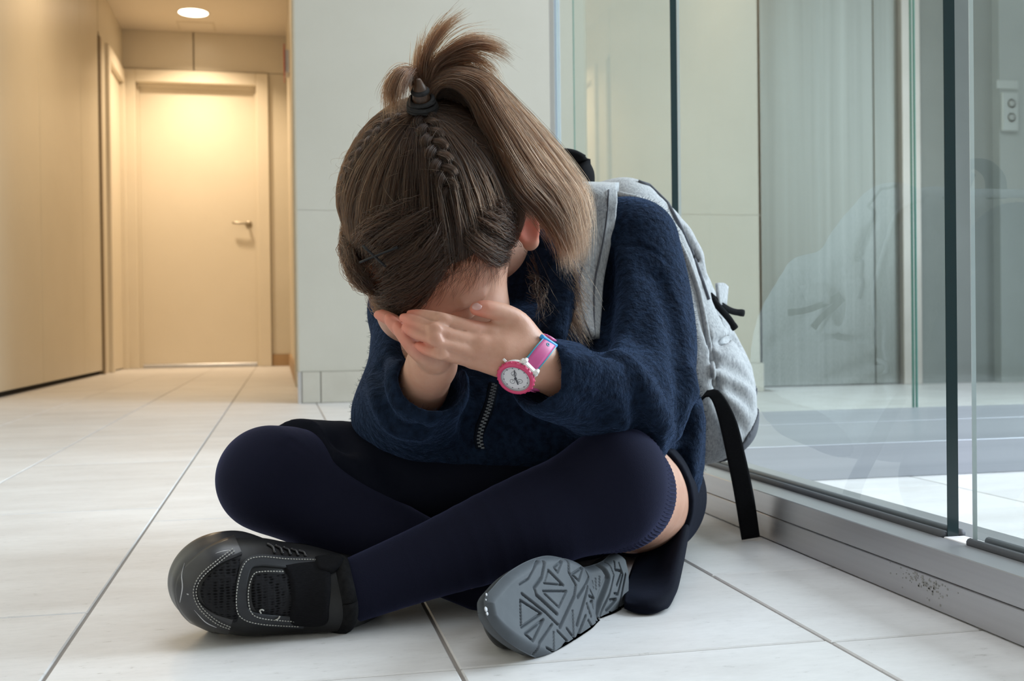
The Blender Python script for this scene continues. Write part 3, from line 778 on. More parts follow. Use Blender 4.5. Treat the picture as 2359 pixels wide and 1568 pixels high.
ridge([(1588, 860), (1600, 960), (1590, 1080)], [.003, .008, .004], k=.02)
crease([(1548, 1010), (1566, 1070), (1566, 1130)], [.002, .005, .003], k=.014)
ridge([(852, 880), (868, 920), (905, 978), (965, 1002)], [.003, .007, .008, .003])
crease([(872, 845), (886, 905), (915, 955), (975, 975)], [.002, .006, .006, .002])
ridge([(908, 830), (906, 880), (930, 935), (985, 960)], [.003, .007, .008, .004])
crease([(928, 855), (924, 892), (945, 930), (990, 948)], [.001, .004, .0045, .002], k=.008)
crease([(1090, 900), (1075, 960), (1085, 1030)], [.002, .006, .004])
crease([(1150, 900), (1150, 960), (1160, 1030)], [.002, .005, .003])
crease([(1436, 566), (1480, 568), (1525, 592), (1553, 620)], [.0012, .0016, .0016, .001], k=.003)
crease([(1440, 500), (1424, 545), (1436, 575)], [.0010, .0014, .0010], k=.003)
# gathered cuffs
def cuff(c, ax, r, lenx, n=11, seed=0):
    ax = unit(ax); a1 = unit(np.cross(ax, A(0, 0, 1))); a2 = np.cross(ax, a1); rr = random.Random(seed)
    for i in range(n):
        t = 2*math.pi*i/n+rr.uniform(-.15, .15); d = math.cos(t)*a1+math.sin(t)*a2
        jk.chain([c-ax*lenx+d*(r+.003), c-ax*.3*lenx+d*r, c+d*(r-.0035)], [.0030, .0052, .0058], k=.008)
axL = P(1240, 860, .905)-P(1330, 888, .935)
cuff(P(1254, 868, .914), axL, .0290, .030, 12, 1)
axR = P(995, 860, .94)-P(955, 930, .99)
cuff(P(994, 880, .952), axR, .0300, .024, 12, 2)
# hollow cuffs so the arms come out of real openings
jk.chain([P(1215, 852, .900), P(1258, 868, .914), P(1300, 882, .926)], [.028, .026, .016], k=.004, op='sub')
jk.chain([P(1008, 850, .93), P(990, 886, .956), P(968, 915, .975)], [.033, .0290, .020], k=.004, op='sub')
# keep the chest clear of her face and hands
jk.ell(H(0, .03, -.03), (.070, .088, .100), HR, k=.01, op='sub')
jacket = link('jacket', jk.mesh('jacket', (-.02, .80, -.02), (.60, 1.36, .50), .0026, 1), M_fleece, person)
tag(jacket, 'navy fleece jacket')

# ---- front zip: two dark plackets and a run of small grey teeth
def on_surface(sd, pts, off): return sd.onto(np.array(pts), off)
zp = catmull([sd for sd in jk.hit([1138, 1132, 1126, 1117, 1108, 1104, 1108], [884, 910, 935, 960, 985, 1010, 1030])], 40)
M_zip = mat('grey_zip', (0.10, 0.11, 0.12), 0.4, 0.5)
M_plk = mat('zip_tape', (0.004, 0.006, 0.011), 0.85, Specular_IOR_Level=0.1)
zt = MB(); zt.tube(zp, .0052, 8, flat=(A(0, -1, 0), .35)); zt.build('zip_tape', M_plk, jacket, True)
zz = MB()
for i in range(0, 40):
    c = zp[i]+A(0, -.0022, 0); s = 1 if i % 2 else -1
    zz.box(c+A(-.0016+s*.0012, -.0009, -.0012), c+A(.0016+s*.0012, .0009, .0007), .0003)
zz.build('zip_teeth', M_zip, jacket)

# ---- over-knee socks, ribbed at the welt
def sock(kn, an, mid, hip, cut, tilt, rk, rt=(.0615, .0560, .0485)):
    sd = Sdf()
    thigh = unit(hip-kn)
    sd.curve([kn+thigh*.19, kn+thigh*.04, kn], list(rt), 8, k=.02)
    sd.plane(kn+thigh*cut, thigh+tilt)
    sd.curve([kn, mid, kn*.3+an*.7, an], [rk, rk*.88, rk*.66, .0262], 14, k=.022)
    return sd, thigh
sL, thL = sock(J['knL'], J['anL'], J['knL']*.65+J['anL']*.35, J['hipL'], .046, A(.05, -.05, 0), .0490)
wp = J['knL']+thL*.046
sL.ell(P(1428, 1062, .940), (.030, .030, .026), k=.03)
for a_, b_, r_ in (((870, 1300, .895), (905, 1325, .885), .003), ((845, 1310, .895), (862, 1345, .883), .003)):
    sL.chain([P(*a_), P(*b_)], r_, k=.008, op='sub')
# rib welt: fine ridges running along the leg, as geometry
sockL = link('sock', sL.mesh('sock', (-.05, .80, -.01), (.46, 1.12, .20), .0018), M_sock, person)
wl_ = Sdf(); wl_.ops = list(sL.ops)
e1 = unit(np.cross(thL, A(0, 0, 1))); e2 = np.cross(thL, e1)
rb = MB()
for i in range(92):
    t = 2*math.pi*i/92; d = math.cos(t)*e1+math.sin(t)*e2
    q = np.array([wp+d*.058-thL*z for z in np.linspace(.003, .062, 11)])
    q = sL.onto(q, -.0003)
    if np.abs(np.diff(q, axis=0)).max() > .02: continue
    rb.tube(q, [.0008]+[.0011]*8+[.0008, .0003], 6)
rb.build('rib_knit', M_rib, sockL, True)
sR, thR = sock(J['knR'], J['anR'], J['knR']*.65+J['anR']*.35+A(0, 0, -.004), J['hipR'], .165, A(0, 0, 0), .0435, (.0500, .0475, .0425))
sR.chain([P(660, 1020, .975), P(730, 1062, .972)], .002, k=.010, op='sub')
sR.chain([P(680, 1008, .985), P(742, 1046, .978)], .002, k=.010, op='sub')
sockR = link('sock', sR.mesh('sock', (-.10, .86, -.01), (.46, 1.16, .22), .0020), M_sock, person)

# ---- dark skirt over the thighs and lap, open by the left hip
skR = Sdf()
skR.curve([J['hipR']+A(0, 0, .01), P(900, 1108, 1.10), P(745, 1090, 1.065), P(690, 1084, 1.05)], [.066, .060, .0515, .0495], 12, k=.02)
skR.curve([J['hipR'], P(980, 1140, 1.08), P(870, 1130, 1.06)], [.066, .062, .054], 8, k=.02)
skR.curve([A(.17, 1.15, .07), A(.25, 1.08, .075), A(.33, 1.08, .07)], [.06, .055, .05], 8, k=.04)
skR.curve([P(860, 1110, 1.02), P(960, 1120, 1.02), P(1100, 1110, 1.02), P(1230, 1120, 1.02)], [.028, .034, .04, .04], 8, k=.03)
skR.curve([P(700, 985, 1.03), P(745, 1040, 1.005), P(830, 1100, .995), P(900, 1160, .99)], [.004, .006, .008, .006], 12, k=.02)
skR.plane(P(690, 1040, 1.03), unit(J['knR']-J['hipR'])+A(0, 0, .25))
sk = Sdf()
sk.chain([A(.30, 1.21, .055), A(.37, 1.18, .06)], [.09, .066], k=.03)
sk.curve([J['knL']+thL*.05, J['knL']*.5+J['hipL']*.5, J['hipL']], [.0595, .0645, .07], 8, k=.02)
sk.plane(J['knL']+thL*.118, unit(-thL+A(0, 0, -.8)), k=.003)
sk._p('add', lambda X: skR.ev(X), .02)
sk.plane(A(0, 0, .004), A(0, 0, -1))
skm = sk.mesh('skirt', (-.10, .92, -.01), (.52, 1.36, .20), .0030)
V, Fc, _, _ = sheet([[P(1520, 1085, 1.10), P(1562, 1120, 1.07), P(1590, 1160, 1.08), P(1595, 1150, 1.13)],
                     [P(1500, 1200, 1.11), P(1552, 1216, 1.075), P(1580, 1205, 1.06), P(1588, 1200, 1.09)],
                     [P(1455, 1315, 1.035), P(1512, 1326, 1.00), P(1558, 1302, .99), P(1573, 1285, 1.03)],
                     [P(1440, 1370, .95), P(1490, 1385, .912), P(1543, 1370, .925), P(1560, 1345, .97)],
                     [P(1438, 1396, .915), P(1475, 1409, .900), P(1524, 1406, .900), P(1548, 1380, .935)]], 26, 26, .004)
add_mesh(skm, V, Fc)
skirt = link('skirt', skm, M_skirt, person)

# ---- fleece nap standing off the jacket's surface
rngf = np.random.default_rng(3)
co = np.empty(len(jacket.data.vertices)*3, np.float32); jacket.data.vertices.foreach_get('co', co); co = co.reshape(-1, 3)
nn = np.empty_like(co.ravel()); jacket.data.vertices.foreach_get('normal', nn); nn = nn.reshape(-1, 3)
pick = rngf.choice(len(co), 26000); a = co[pick]+rngf.normal(0, .0008, (26000, 3)); d = nn[pick]+rngf.normal(0, .55, (26000, 3)); L = rngf.uniform(.0008, .0021, (26000, 1))
NAP = np.stack([a-nn[pick]*.0005, a+d*L*.5, a+d*L+rngf.normal(0, .0006, (26000, 3))], 1)
# ================================================================ shoes
M_leather = textured('black_synthetic_leather', [(0.3, (0.007, 0.007, 0.008)), (0.7, (0.013, 0.013, 0.014))], 60, 0.42, Specular_IOR_Level=0.35, bmp=(0.15, 0.0008))
M_cap = textured('dark_grey_toe_leather', [(0.3, (0.018, 0.0175, 0.020)), (0.7, (0.030, 0.029, 0.033))], 45, 0.30, bmp=(0.12, 0.0008))
M_over = textured('charcoal_overlay', [(0.3, (0.022, 0.023, 0.027)), (0.7, (0.032, 0.034, 0.039))], 70, 0.5, Specular_IOR_Level=0.3, bmp=(0.15, 0.0006))
M_web = textured('black_webbing', [(0.3, (0.005, 0.005, 0.006)), (0.7, (0.010, 0.010, 0.012))], 320, 0.9, Specular_IOR_Level=0.1, stretch=(1, 1, 6), bmp=(0.6, 0.0006))
M_stitch = mat('grey_stitching', (0.42, 0.41, 0.38), 0.7)
M_scuff = mat('white_scuff', (0.5, 0.5, 0.52), 0.6)
M_meshf = mat('black_air_mesh', (0.006, 0.006, 0.007), 0.85, Specular_IOR_Level=0.12)
def _mf():
    m = M_meshf; tc = nd(m, 'ShaderNodeTexCoord'); mp = nd(m, 'ShaderNodeMapping'); mp.inputs['Scale'].default_value = (1, 1, 2.2)
    lk(m, tc.outputs['Object'], mp.inputs[0])
    v = nd(m, 'ShaderNodeTexVoronoi', feature='F1'); v.inputs['Scale'].default_value = 210; v.inputs['Randomness'].default_value = 0.25
    lk(m, mp.outputs[0], v.inputs['Vector'])
    lk(m, ramp_color(m, v.outputs['Distance'], [(0.25, (0.0012, 0.0012, 0.0014)), (0.45, (0.016, 0.016, 0.018))]), bsdf(m).inputs['Base Color'])
    bump(m, v.outputs['Distance'], 1.0, 0.0012)
_mf()
M_sole = textured('grey_rubber_sole', [(0.3, (0.058, 0.066, 0.077)), (0.7, (0.078, 0.088, 0.101))], 40, 0.65, Specular_IOR_Level=0.25, bmp=(0.10, 0.0008))

def patch(sd, poly, off, name, m, parent, rings=12, n=64):
    """a raised panel lying on a surface, outlined in photograph pixels"""
    c = catmull(list(poly)+[poly[0]], n+1)[:-1]; ctr = c.mean(0); V = []; Fc = []
    hs = []
    for r in range(rings+1):
        q = c+(ctr-c)*(r/rings)*0.999
        X = sd.hit(q[:, 0], q[:, 1]); N = sd.grad(X)
        o = -.0012 if r == 0 else off*min(1, .6+.4*(r-1)/2)
        V.append(X+N*o)
    V = np.vstack(V)
    for r in range(rings):
        for i in range(n):
            j = (i+1) % n; Fc.append((r*n+i, (r+1)*n+i, (r+1)*n+j, r*n+j))
    me = bpy.data.meshes.new(name); me.from_pydata(V.tolist(), [], Fc); me.update()
    return link(name, me, m, parent, True)
def band(sd, cl, wpx, off, name, m, parent, n=60, nw=9):
    c = catmull(cl, n); t = np.gradient(c, axis=0); t /= np.linalg.norm(t, axis=1)[:, None]; nr = np.stack([-t[:, 1], t[:, 0]], 1)
    V = []
    for k in range(nw+2):
        f = min(max((k-1)/(nw-1), 0), 1)-.5
        q = c+nr*wpx*f; X = sd.hit(q[:, 0], q[:, 1]); N = sd.grad(X)
        V.append(X+N*(-.0012 if k in (0, nw+1) else off))
    V = np.vstack(V); Fc = [(k*n+i, k*n+i+1, (k+1)*n+i+1, (k+1)*n+i) for k in range(nw+1) for i in range(n-1)]
    me = bpy.data.meshes.new(name); me.from_pydata(V.tolist(), [], Fc); me.update()
    return link(name, me, m, parent, True)
def stitches(sd, lines, name, m, parent, off, r=.00045, dash=4.2, gap=2.2):
    b = MB()
    for ln in lines:
        L = np.linalg.norm(np.diff(np.array(ln), axis=0), axis=1).sum(); k = int(L/(dash+gap)); c = catmull(ln, k*6+1)
        X = sd.hit(c[:, 0], c[:, 1]); X = X+sd.grad(X)*off
        for i in range(k):
            b.tube(X[i*6:i*6+5], [r*.5, r, r, r, r*.5], 5)
    return b.build(name, m, parent, True)

# ---- her left shoe, lying on its outer side with the instep to the camera
shoe = link('shoe', bpy.data.meshes.new('shoe'), M_leather, person)
def px(cx_, cy_, Y): return P(cx_, cy_, Y)
sl = Sdf()
fx = unit(P(400, 1342, .885)-P(780, 1362, .940)); fz = unit(A(0, 0, 1)-fx*np.dot(fx, A(0, 0, 1))); fy = np.cross(fx, fz)
if fy[1] > 0: fy = -fy
SR = np.stack([fx, fy, fz]); SO = P(553, 1346, .925)
def L_(x, y, z): return SO+x*fx+y*fy+z*fz
sl.ell(L_(.008, .004, .000), (.042, .033, .0370), SR, k=.01)
sl.ell(L_(-.030, .002, -.001), (.050, .036, .034), SR, k=.02)
sl.curve([L_(-.02, .002, -.001), L_(-.058, .006, -.004), L_(-.090, .006, -.006)], [.033, .0335, .0325], 8, k=.02)
sl.ell(L_(-.108, -.012, -.006), (.030, .030, .030), SR, k=.03)
sl.box(L_(-.050, -.032, 0), (.066, .014, .033), SR, rnd=.013, k=.02)
sl.chain([L_(-.060, .006, -.004), P(771, 1370, .925)], [.0325, .0295], k=.02)
sl.plane(A(0, 0, .0015), A(0, 0, -1))
up = sl
shoe.data = sl.mesh('shoe', SO-.16, SO+.18, .0016); shoe.data.materials.append(M_leather)
# sole: wrap-round rubber behind the upper
so = Sdf()
so.ell(L_(.006, -.020, .001), (.0475, .021, .0395), SR, k=.01)
so.box(L_(-.055, -.030, -.001), (.062, .0125, .033), SR, rnd=.012, k=.02)
so.ell(L_(.012, -.004, 0), (.0425, .022, .0340), SR, k=.012)
so.plane(A(0, 0, .001), A(0, 0, -1))
link('sole', so.mesh('sole', SO-.18, SO+.18, .0018), M_cap, shoe)
up2 = Sdf(); up2.ops = so.ops+sl.ops
band(up2, [(548, 1256), (490, 1282), (440, 1325), (428, 1362), (440, 1398), (480, 1430), (530, 1446)], 46, .0016, 'toe_cap', M_cap, shoe, 70)
patch(up2, [(556, 1280), (520, 1292), (482, 1320), (462, 1347), (460, 1372), (474, 1398), (505, 1422), (545, 1436), (550, 1400), (547, 1350), (552, 1305)], .0020, 'toe_mesh', M_meshf, shoe)
ov = band(up2, [(728, 1300), (660, 1297), (600, 1292), (570, 1302), (557, 1340), (556, 1385), (566, 1412), (600, 1424), (700, 1432)], 24, .0022, 'overlay', M_over, shoe, 80)
patch(up2, [(580, 1326), (600, 1319), (690, 1322), (700, 1360), (696, 1418), (610, 1418), (582, 1402), (575, 1362)], .0010, 'vamp_mesh', M_meshf, shoe)
patch(up2, [(650, 1298), (700, 1292), (755, 1294), (764, 1340), (760, 1400), (752, 1440), (700, 1445), (664, 1436), (668, 1390), (664, 1340)], .0036, 'strap', M_web, shoe)
patch(up2, [(722, 1286), (760, 1284), (792, 1290), (786, 1308), (760, 1322), (728, 1316)], .0050, 'strap_end', M_web, shoe)
cl_ = MB(); cax = unit(-fx+.35*unit(J['knL']-J['anL'])+A(0, 0, -.1)); c1 = unit(np.cross(cax, A(0, 0, 1))); c2 = np.cross(cax, c1); ccn = P(776, 1370, .925)
cl_.tube([ccn+.0265*(math.cos(t)*c1+math.sin(t)*c2)+cax*.004*math.sin(2*t) for t in np.linspace(0, 2*math.pi, 40)], .0072, 10)
cl_.build('collar', textured('padded_collar', [(0.3, (0.006, 0.006, 0.007)), (0.7, (0.014, 0.014, 0.015))], 200, 0.95, Specular_IOR_Level=0.1, bmp=(0.5, 0.001)), shoe, True)
stitches(up2, [[(536, 1268), (505, 1291), (470, 1320), (453, 1346), (451, 1372), (467, 1402), (500, 1430), (532, 1443)],
               [(540, 1273), (509, 1295), (476, 1323), (459, 1347), (457, 1371), (472, 1399), (503, 1425), (534, 1439)],
               [(735, 1294), (660, 1291), (600, 1286), (566, 1296), (549, 1335), (544, 1388), (556, 1418), (600, 1432), (690, 1438)],
               [(650, 1318), (604, 1318), (582, 1325), (571, 1362), (577, 1404), (604, 1420), (680, 1427)],
               [(730, 1287), (760, 1289), (786, 1292)]], 'stitching', M_stitch, shoe, .0026)
for ln in ([(600, 1408), (597, 1402), (602, 1400), (606, 1402)], [(632, 1422), (638, 1420), (642, 1414)]):
    X = up2.hit(*np.array(catmull(ln, 10)).T); fl = MB(); fl.tube(X+up2.grad(X)*.003, .0006, 6); fl.build('loose_thread', M_stitch, shoe, True)
for ln in ([(428, 1298), (422, 1325), (424, 1352), (418, 1385)], [(497, 1277), (512, 1273), (530, 1270)], [(450, 1402), (475, 1428), (500, 1441)], [(433, 1366), (438, 1368)]):
    X = up2.hit(*np.array(catmull(ln, 14)).T); sc_ = MB(); sc_.tube(X+up2.grad(X)*.0016, np.linspace(.0003, .0007, 14)*np.sin(np.linspace(.3, 2.8, 14)), 5); sc_.build('scuff', M_scuff, shoe, True)
# side of the sole seen along the top edge: wavy moulding
wv = MB()
for k in range(5):
    q = catmull([(615+18*k, 1254+4*k), (628+18*k, 1262+3*k), (632+18*k, 1275+2*k)], 8); X = up2.hit(q[:, 0], q[:, 1]); wv.tube(X+up2.grad(X)*.001, .0012, 6)
wv.build('moulding', M_cap, shoe, True)

# ---- her right shoe, sole to the camera
shoe2 = link('shoe', bpy.data.meshes.new('shoe'), M_leather, person)
def onplane(pts):
    out = []
    for x, y in pts:
        v = RAY(x, y); t = np.dot(Hh-CAM, Nd)/np.dot(v, Nd); q = CAM+v*t-Hh; out.append((np.dot(q, Ld), np.dot(q, Ud)))
    return np.array(out)
def cr(pts): return [(1060+x*.2543, 1180+y*.2543) for x, y in pts]
lo_px = cr([(1545, 690), (1540, 850), (1520, 960), (1480, 1040), (1410, 1090), (1340, 1108), (1265, 1118), (1200, 1225), (1050, 1318), (900, 1350), (720, 1290), (560, 1200), (420, 1070), (335, 930), (308, 800)])
hi_px = cr([(1545, 690), (1536, 520), (1505, 400), (1455, 352), (1400, 375), (1330, 430), (1200, 470), (1090, 425), (980, 395), (830, 375), (650, 430), (470, 545), (360, 670), (318, 735), (308, 800)])
loop = catmull(np.vstack([onplane(lo_px), onplane(hi_px)[::-1][1:]]), 800)[:-1]
ia, ib_ = loop[:, 0].argmin(), loop[:, 0].argmax()
loop = np.roll(loop, -ia, 0); ib_ = (ib_-ia) % len(loop)
lo2, hi2 = loop[:ib_+1], np.vstack([loop[ib_:], loop[:1]])
s0, s1 = loop[0, 0], loop[ib_, 0]
o1 = np.argsort(lo2[:, 0]); o2 = np.argsort(hi2[:, 0])
NU, NV = 330, 150
uu = s0+(s1-s0)*(0.5-0.5*np.cos(np.linspace(0.0, math.pi, NU)))
lo_t = np.interp(uu, lo2[o1, 0], lo2[o1, 1]); hi_t = np.interp(uu, hi2[o2, 0], hi2[o2, 1])
vv = np.linspace(0, 1, NV); Sg = np.repeat(uu[:, None], NV, 1); Tg = lo_t[:, None]+vv[None]*(hi_t-lo_t)[:, None]
gro = [([(770, 440), (740, 590), (672, 680), (690, 745), (880, 920)], 9), ([(985, 410), (985, 540), (1050, 660), (1035, 760), (905, 1040)], 9),
       ([(730, 430), (690, 470), (620, 600), (540, 650)], 5), ([(560, 735), (770, 900), (880, 1010), (910, 1035)], 7),
       ([(850, 500), (930, 430), (885, 545), (850, 500)], 5), ([(800, 525), (935, 660)], 7), ([(760, 640), (920, 655)], 4), ([(800, 530), (765, 640)], 3),
       ([(750, 712), (965, 712), (895, 860), (765, 735)], 5), ([(545, 795), (735, 915), (555, 1040), (545, 795)], 6),
       ([(590, 1100), (755, 970), (660, 1165), (590, 1100)], 6), ([(835, 1015), (720, 1180), (705, 1265)], 6),
       ([(785, 1225), (850, 1260), (848, 1085)], 6), ([(880, 1070), (970, 1165), (900, 1265)], 6), ([(965, 1050), (1030, 1135), (1020, 890)], 6),
       ([(1140, 935), (1060, 1140), (1040, 1200), (1030, 1310)], 7), ([(1165, 980), (1210, 1060), (1150, 1150)], 8), ([(1090, 1235), (1210, 1150), (1225, 1100)], 6),
       ([(1015, 560), (1120, 490), (1075, 620), (1015, 560)], 6), ([(1150, 510), (1190, 580), (1065, 770)], 8), ([(1165, 670), (1060, 1020)], 9),
       ([(1195, 700), (1240, 770), (1175, 755)], 8), ([(1150, 830), (1190, 940)], 9), ([(1190, 810), (1215, 800), (1215, 860)], 9),
       ([(1295, 480), (1345, 580), (1300, 760), (1265, 930), (1345, 1095)], 22), ([(1345, 440), (1395, 570), (1360, 740), (1300, 930), (1375, 1085)], 5),
       ([(1230, 610), (1240, 680)], 3), ([(1255, 590), (1262, 690)], 3), ([(1280, 575), (1285, 670)], 3),
       ([(1400, 440), (1405, 520), (1465, 530), (1420, 660)], 7), ([(1440, 460), (1475, 560), (1430, 740), (1400, 735)], 7), ([(1345, 880), (1415, 785), (1365, 790)], 7),
       ([(1500, 560), (1440, 880), (1490, 1000)], 8), ([(1340, 950), (1400, 1000)], 5), ([(1370, 900), (1440, 1000), (1400, 900)], 5), ([(1240, 985), (1285, 1030)], 5), ([(1500, 800), (1520, 900)], 6)]
px_m = 0.2543*0.84/F_PX
def seg_d(S2, T2, a, b):
    ab = b-a; t = np.clip(((S2-a[0])*ab[0]+(T2-a[1])*ab[1])/(ab@ab+1e-12), 0, 1)
    return np.hypot(S2-a[0]-t*ab[0], T2-a[1]-t*ab[1])
hgt = np.zeros_like(Sg)
for ln, w in gro:
    q = onplane(cr(ln)); d = np.full_like(Sg, 1.0)
    for a, b in zip(q[:-1], q[1:]): d = np.minimum(d, seg_d(Sg, Tg, a, b))
    wm = w*px_m*1.7
    hgt = np.minimum(hgt, -(.0034 if w < 15 else .0045)*(1-np.clip((d-wm*.45)/(wm*.9), 0, 1)))
# rounded border, a toe that rolls up, an arch that dips
edge = np.minimum(Tg-lo_t[:, None], hi_t[:, None]-Tg); edge = np.minimum(edge, np.minimum(Sg-s0, s1-Sg)*1.4)
hgt -= .006*np.clip(1-edge/.008, 0, 1)**2
hgt -= .003*np.clip((Sg-(s1-.045))/.045, 0, 1)**2
hgt -= .0035*np.exp(-((Sg-(s0+.30*(s1-s0)))/.016)**2)
V = (Hh+Sg[..., None]*Ld+Tg[..., None]*Ud+hgt[..., None]*Nd).reshape(-1, 3)
V[:, 2] = np.maximum(V[:, 2], .0008)
Fc = [(i*NV+j, (i+1)*NV+j, (i+1)*NV+j+1, i*NV+j+1) for i in range(NU-1) for j in range(NV-1)]
ring = [(i, 0) for i in range(NU)]+[(i, NV-1) for i in range(NU-1, -1, -1)]; rid = [i*NV+j for i, j in ring]; m0 = len(V)
back = V[rid]-Nd*.011; cen = back.mean(0); back = back+(cen-back)*.06; back[:, 2] = np.maximum(back[:, 2], .0008)
V = np.vstack([V, back]); nr_ = len(rid)
Fc += [(rid[k], rid[(k+1) % nr_], m0+(k+1) % nr_, m0+k) for k in range(nr_)]
me = bpy.data.meshes.new('sole'); me.from_pydata(V.tolist(), [], Fc); me.validate(); me.update()
link('sole', me, M_sole, shoe2, True)
def R_(s, t, n): return Hh+s*Ld+t*Ud+n*Nd
mt = float((lo_t+hi_t).mean()/2); LEN = s1-s0
s2_ = Sdf(); R2 = np.stack([Ld, Ud, Nd]); tf = float(np.interp(s0+.7*LEN, uu, (lo_t+hi_t)/2)); th_ = float(np.interp(s0+.15*LEN, uu, (lo_t+hi_t)/2))
s2_.ell(R_(s0+.62*LEN, tf, -.032), (.22*LEN, .031, .021), R2, k=.01)
s2_.ell(R_(s0+.20*LEN, th_, -.044), (.17*LEN, .027, .030), R2, k=.02)
s2_.chain([R_(s0+.52*LEN, tf, -.040), R_(s0+.25*LEN, th_, -.050)], [.024, .028], k=.02)
s2_.chain([R_(s0+.2*LEN, th_, -.050), J['anR']], [.027, .029], k=.02)
s2_.plane(A(0, 0, .0015), A(0, 0, -1))
shoe2.data = s2_.mesh('shoe', Hh-.22, Hh+.18, .0022); shoe2.data.materials.append(M_leather)
for x, y, r in ((1134, 1364, .0018), (1133, 1376, .0012), (1133, 1398, .0030), (1136, 1408, .0022), (1431, 1278, .0020), (1432, 1284, .0016)):
    q = onplane([(x+5, y)])[0]; c = R_(q[0], q[1], -.007); r *= .7; fl = MB(); fl.lathe([(0, r*.3), (r*.7, r*.25), (r, 0), (r*.6, -r*.3)], 8, Matrix.Translation(c) @ Vector(Nd).to_track_quat('Z', 'Y').to_matrix().to_4x4()); fl.build('worn_fleck', M_scuff, shoe2, True)

# ================================================================ backpack
M_heather = mat('heather_grey_canvas', (0.42, 0.43, 0.45), 0.9, Sheen_Weight=0.15)
def _h():
    m = M_heather
    n1 = noise_of(m, 520, 3, 0.7, stretch=(1, 1, .35)); n2 = noise_of(m, 60, 4); n3 = noise_of(m, 16, 3)
    lk(m, ramp_color(m, n1.outputs[0], [(0.30, (0.22, 0.23, 0.25)), (0.5, (0.37, 0.38, 0.40)), (0.7, (0.50, 0.51, 0.53))]), bsdf(m).inputs['Base Color'])
    a = bump(m, n3.outputs[0], 0.30, 0.012); b = bump(m, n2.outputs[0], 0.15, 0.003, a); bump(m, n1.outputs[0], 0.3, 0.0006, b)
_h()
M_base = textured('slate_base_cloth', [(0.3, (0.075, 0.078, 0.095)), (0.7, (0.10, 0.105, 0.125))], 260, 0.9, bmp=(0.3, 0.0006))
pack = tag(empty('backpack', P(1560, 900, 1.25)), "heather grey backpack with black webbing worn on the child's back", 'backpack')
bg = Sdf(); off2 = A(-.17, .075, 0)
path = [(1436, 508, 1.28, .053), (1497, 612, 1.275, .066), (1526, 730, 1.265, .066), (1562, 850, 1.255, .076), (1592, 935, 1.25, .080), (1622, 985, 1.245, .058)]
pp = [P(a, b, c) for a, b, c, _ in path]; rr_ = [r for *_, r in path]
bg.curve(pp, rr_, 16, k=.02)
bg.curve([q+off2 for q in pp], rr_, 16, k=.09)
bg.curve([q+off2*.5 for q in pp], [r*.97 for r in rr_], 12, k=.05)
bg.curve([P(1575, 640, 1.33), P(1610, 760, 1.34), P(1655, 880, 1.31), P(1665, 955, 1.29)], [.030, .040, .046, .034], 12, k=.03)   # front pocket
bg.plane(P(1625, 1068, 1.25), A(.25, 0, -1), k=.03)
# side gusset seams and sagging folds
bg.curve([P(1425, 447, 1.235), P(1530, 505, 1.215), P(1598, 640, 1.205), P(1635, 820, 1.19), P(1650, 930, 1.18)], .0035, 20, k=.006, op='sub')
bg.curve([P(1470, 408, 1.25), P(1525, 440, 1.24), P(1572, 540, 1.235), P(1620, 640, 1.24)], .003, 20, k=.006, op='sub')
bg.curve([P(1625, 620, 1.25), P(1640, 700, 1.24), P(1652, 790, 1.225), P(1655, 900, 1.20)], .006, 14, k=.014, op='sub')
for a_, b_, c_, r_ in (((1650, 830), (1690, 850), (1735, 880), .005), ((1650, 880), (1690, 895), (1730, 930), .006), ((1655, 790), (1690, 780), (1710, 800), .005), ((1655, 915), (1680, 950), (1715, 985), .006), ((1575, 520), (1605, 575), (1618, 630), .005)):
    q = np.array([a_, b_, c_]); X = bg.hit(q[:, 0], q[:, 1]); bg.curve(X, [r_*.4, r_, r_*.4], 10, k=.014, op='sub')
jk2 = Sdf(); jk2.ops = [o_ for o_ in jk.ops if o_[0] == 'add']
bg._p('sub', (lambda X: jk2.ev(X)), .004)
b_ = bg.mesh('body', (.10, 1.02, .04), (.66, 1.60, .50), .0030, 1)
bag = link('body', b_, M_heather, pack)
bb_ = Sdf(); bb_.ops = list(bg.ops); bb_._p('add', lambda X: bg.ev(X)-.0018, 0.0001); bb_.plane(P(1698, 985, 1.25), unit(A(-.80, .15, .62)), k=.001)
link('base_panel', bb_.mesh('base_panel', (.10, 1.02, .04), (.66, 1.60, .34), .0030, 1), M_base, pack)
pp_ = MB(); q = np.array(catmull([(1424, 446), (1480, 462), (1530, 505), (1572, 575), (1600, 645), (1622, 730), (1638, 820), (1643, 890)], 60)); X = bg.hit(q[:, 0], q[:, 1]); 
pp_.tube(X+bg.grad(X)*.0010, .0032, 10); pp_.build('piping', M_heather, pack, True)
pp_ = MB(); q = np.array(catmull([(1470, 418), (1515, 438), (1550, 490), (1585, 560), (1615, 640), (1632, 690)], 50)); X = bg.hit(q[:, 0], q[:, 1])
pp_.tube(X+bg.grad(X)*.0004, .0022, 8); pp_.build('zip_track', M_base, pack, True)
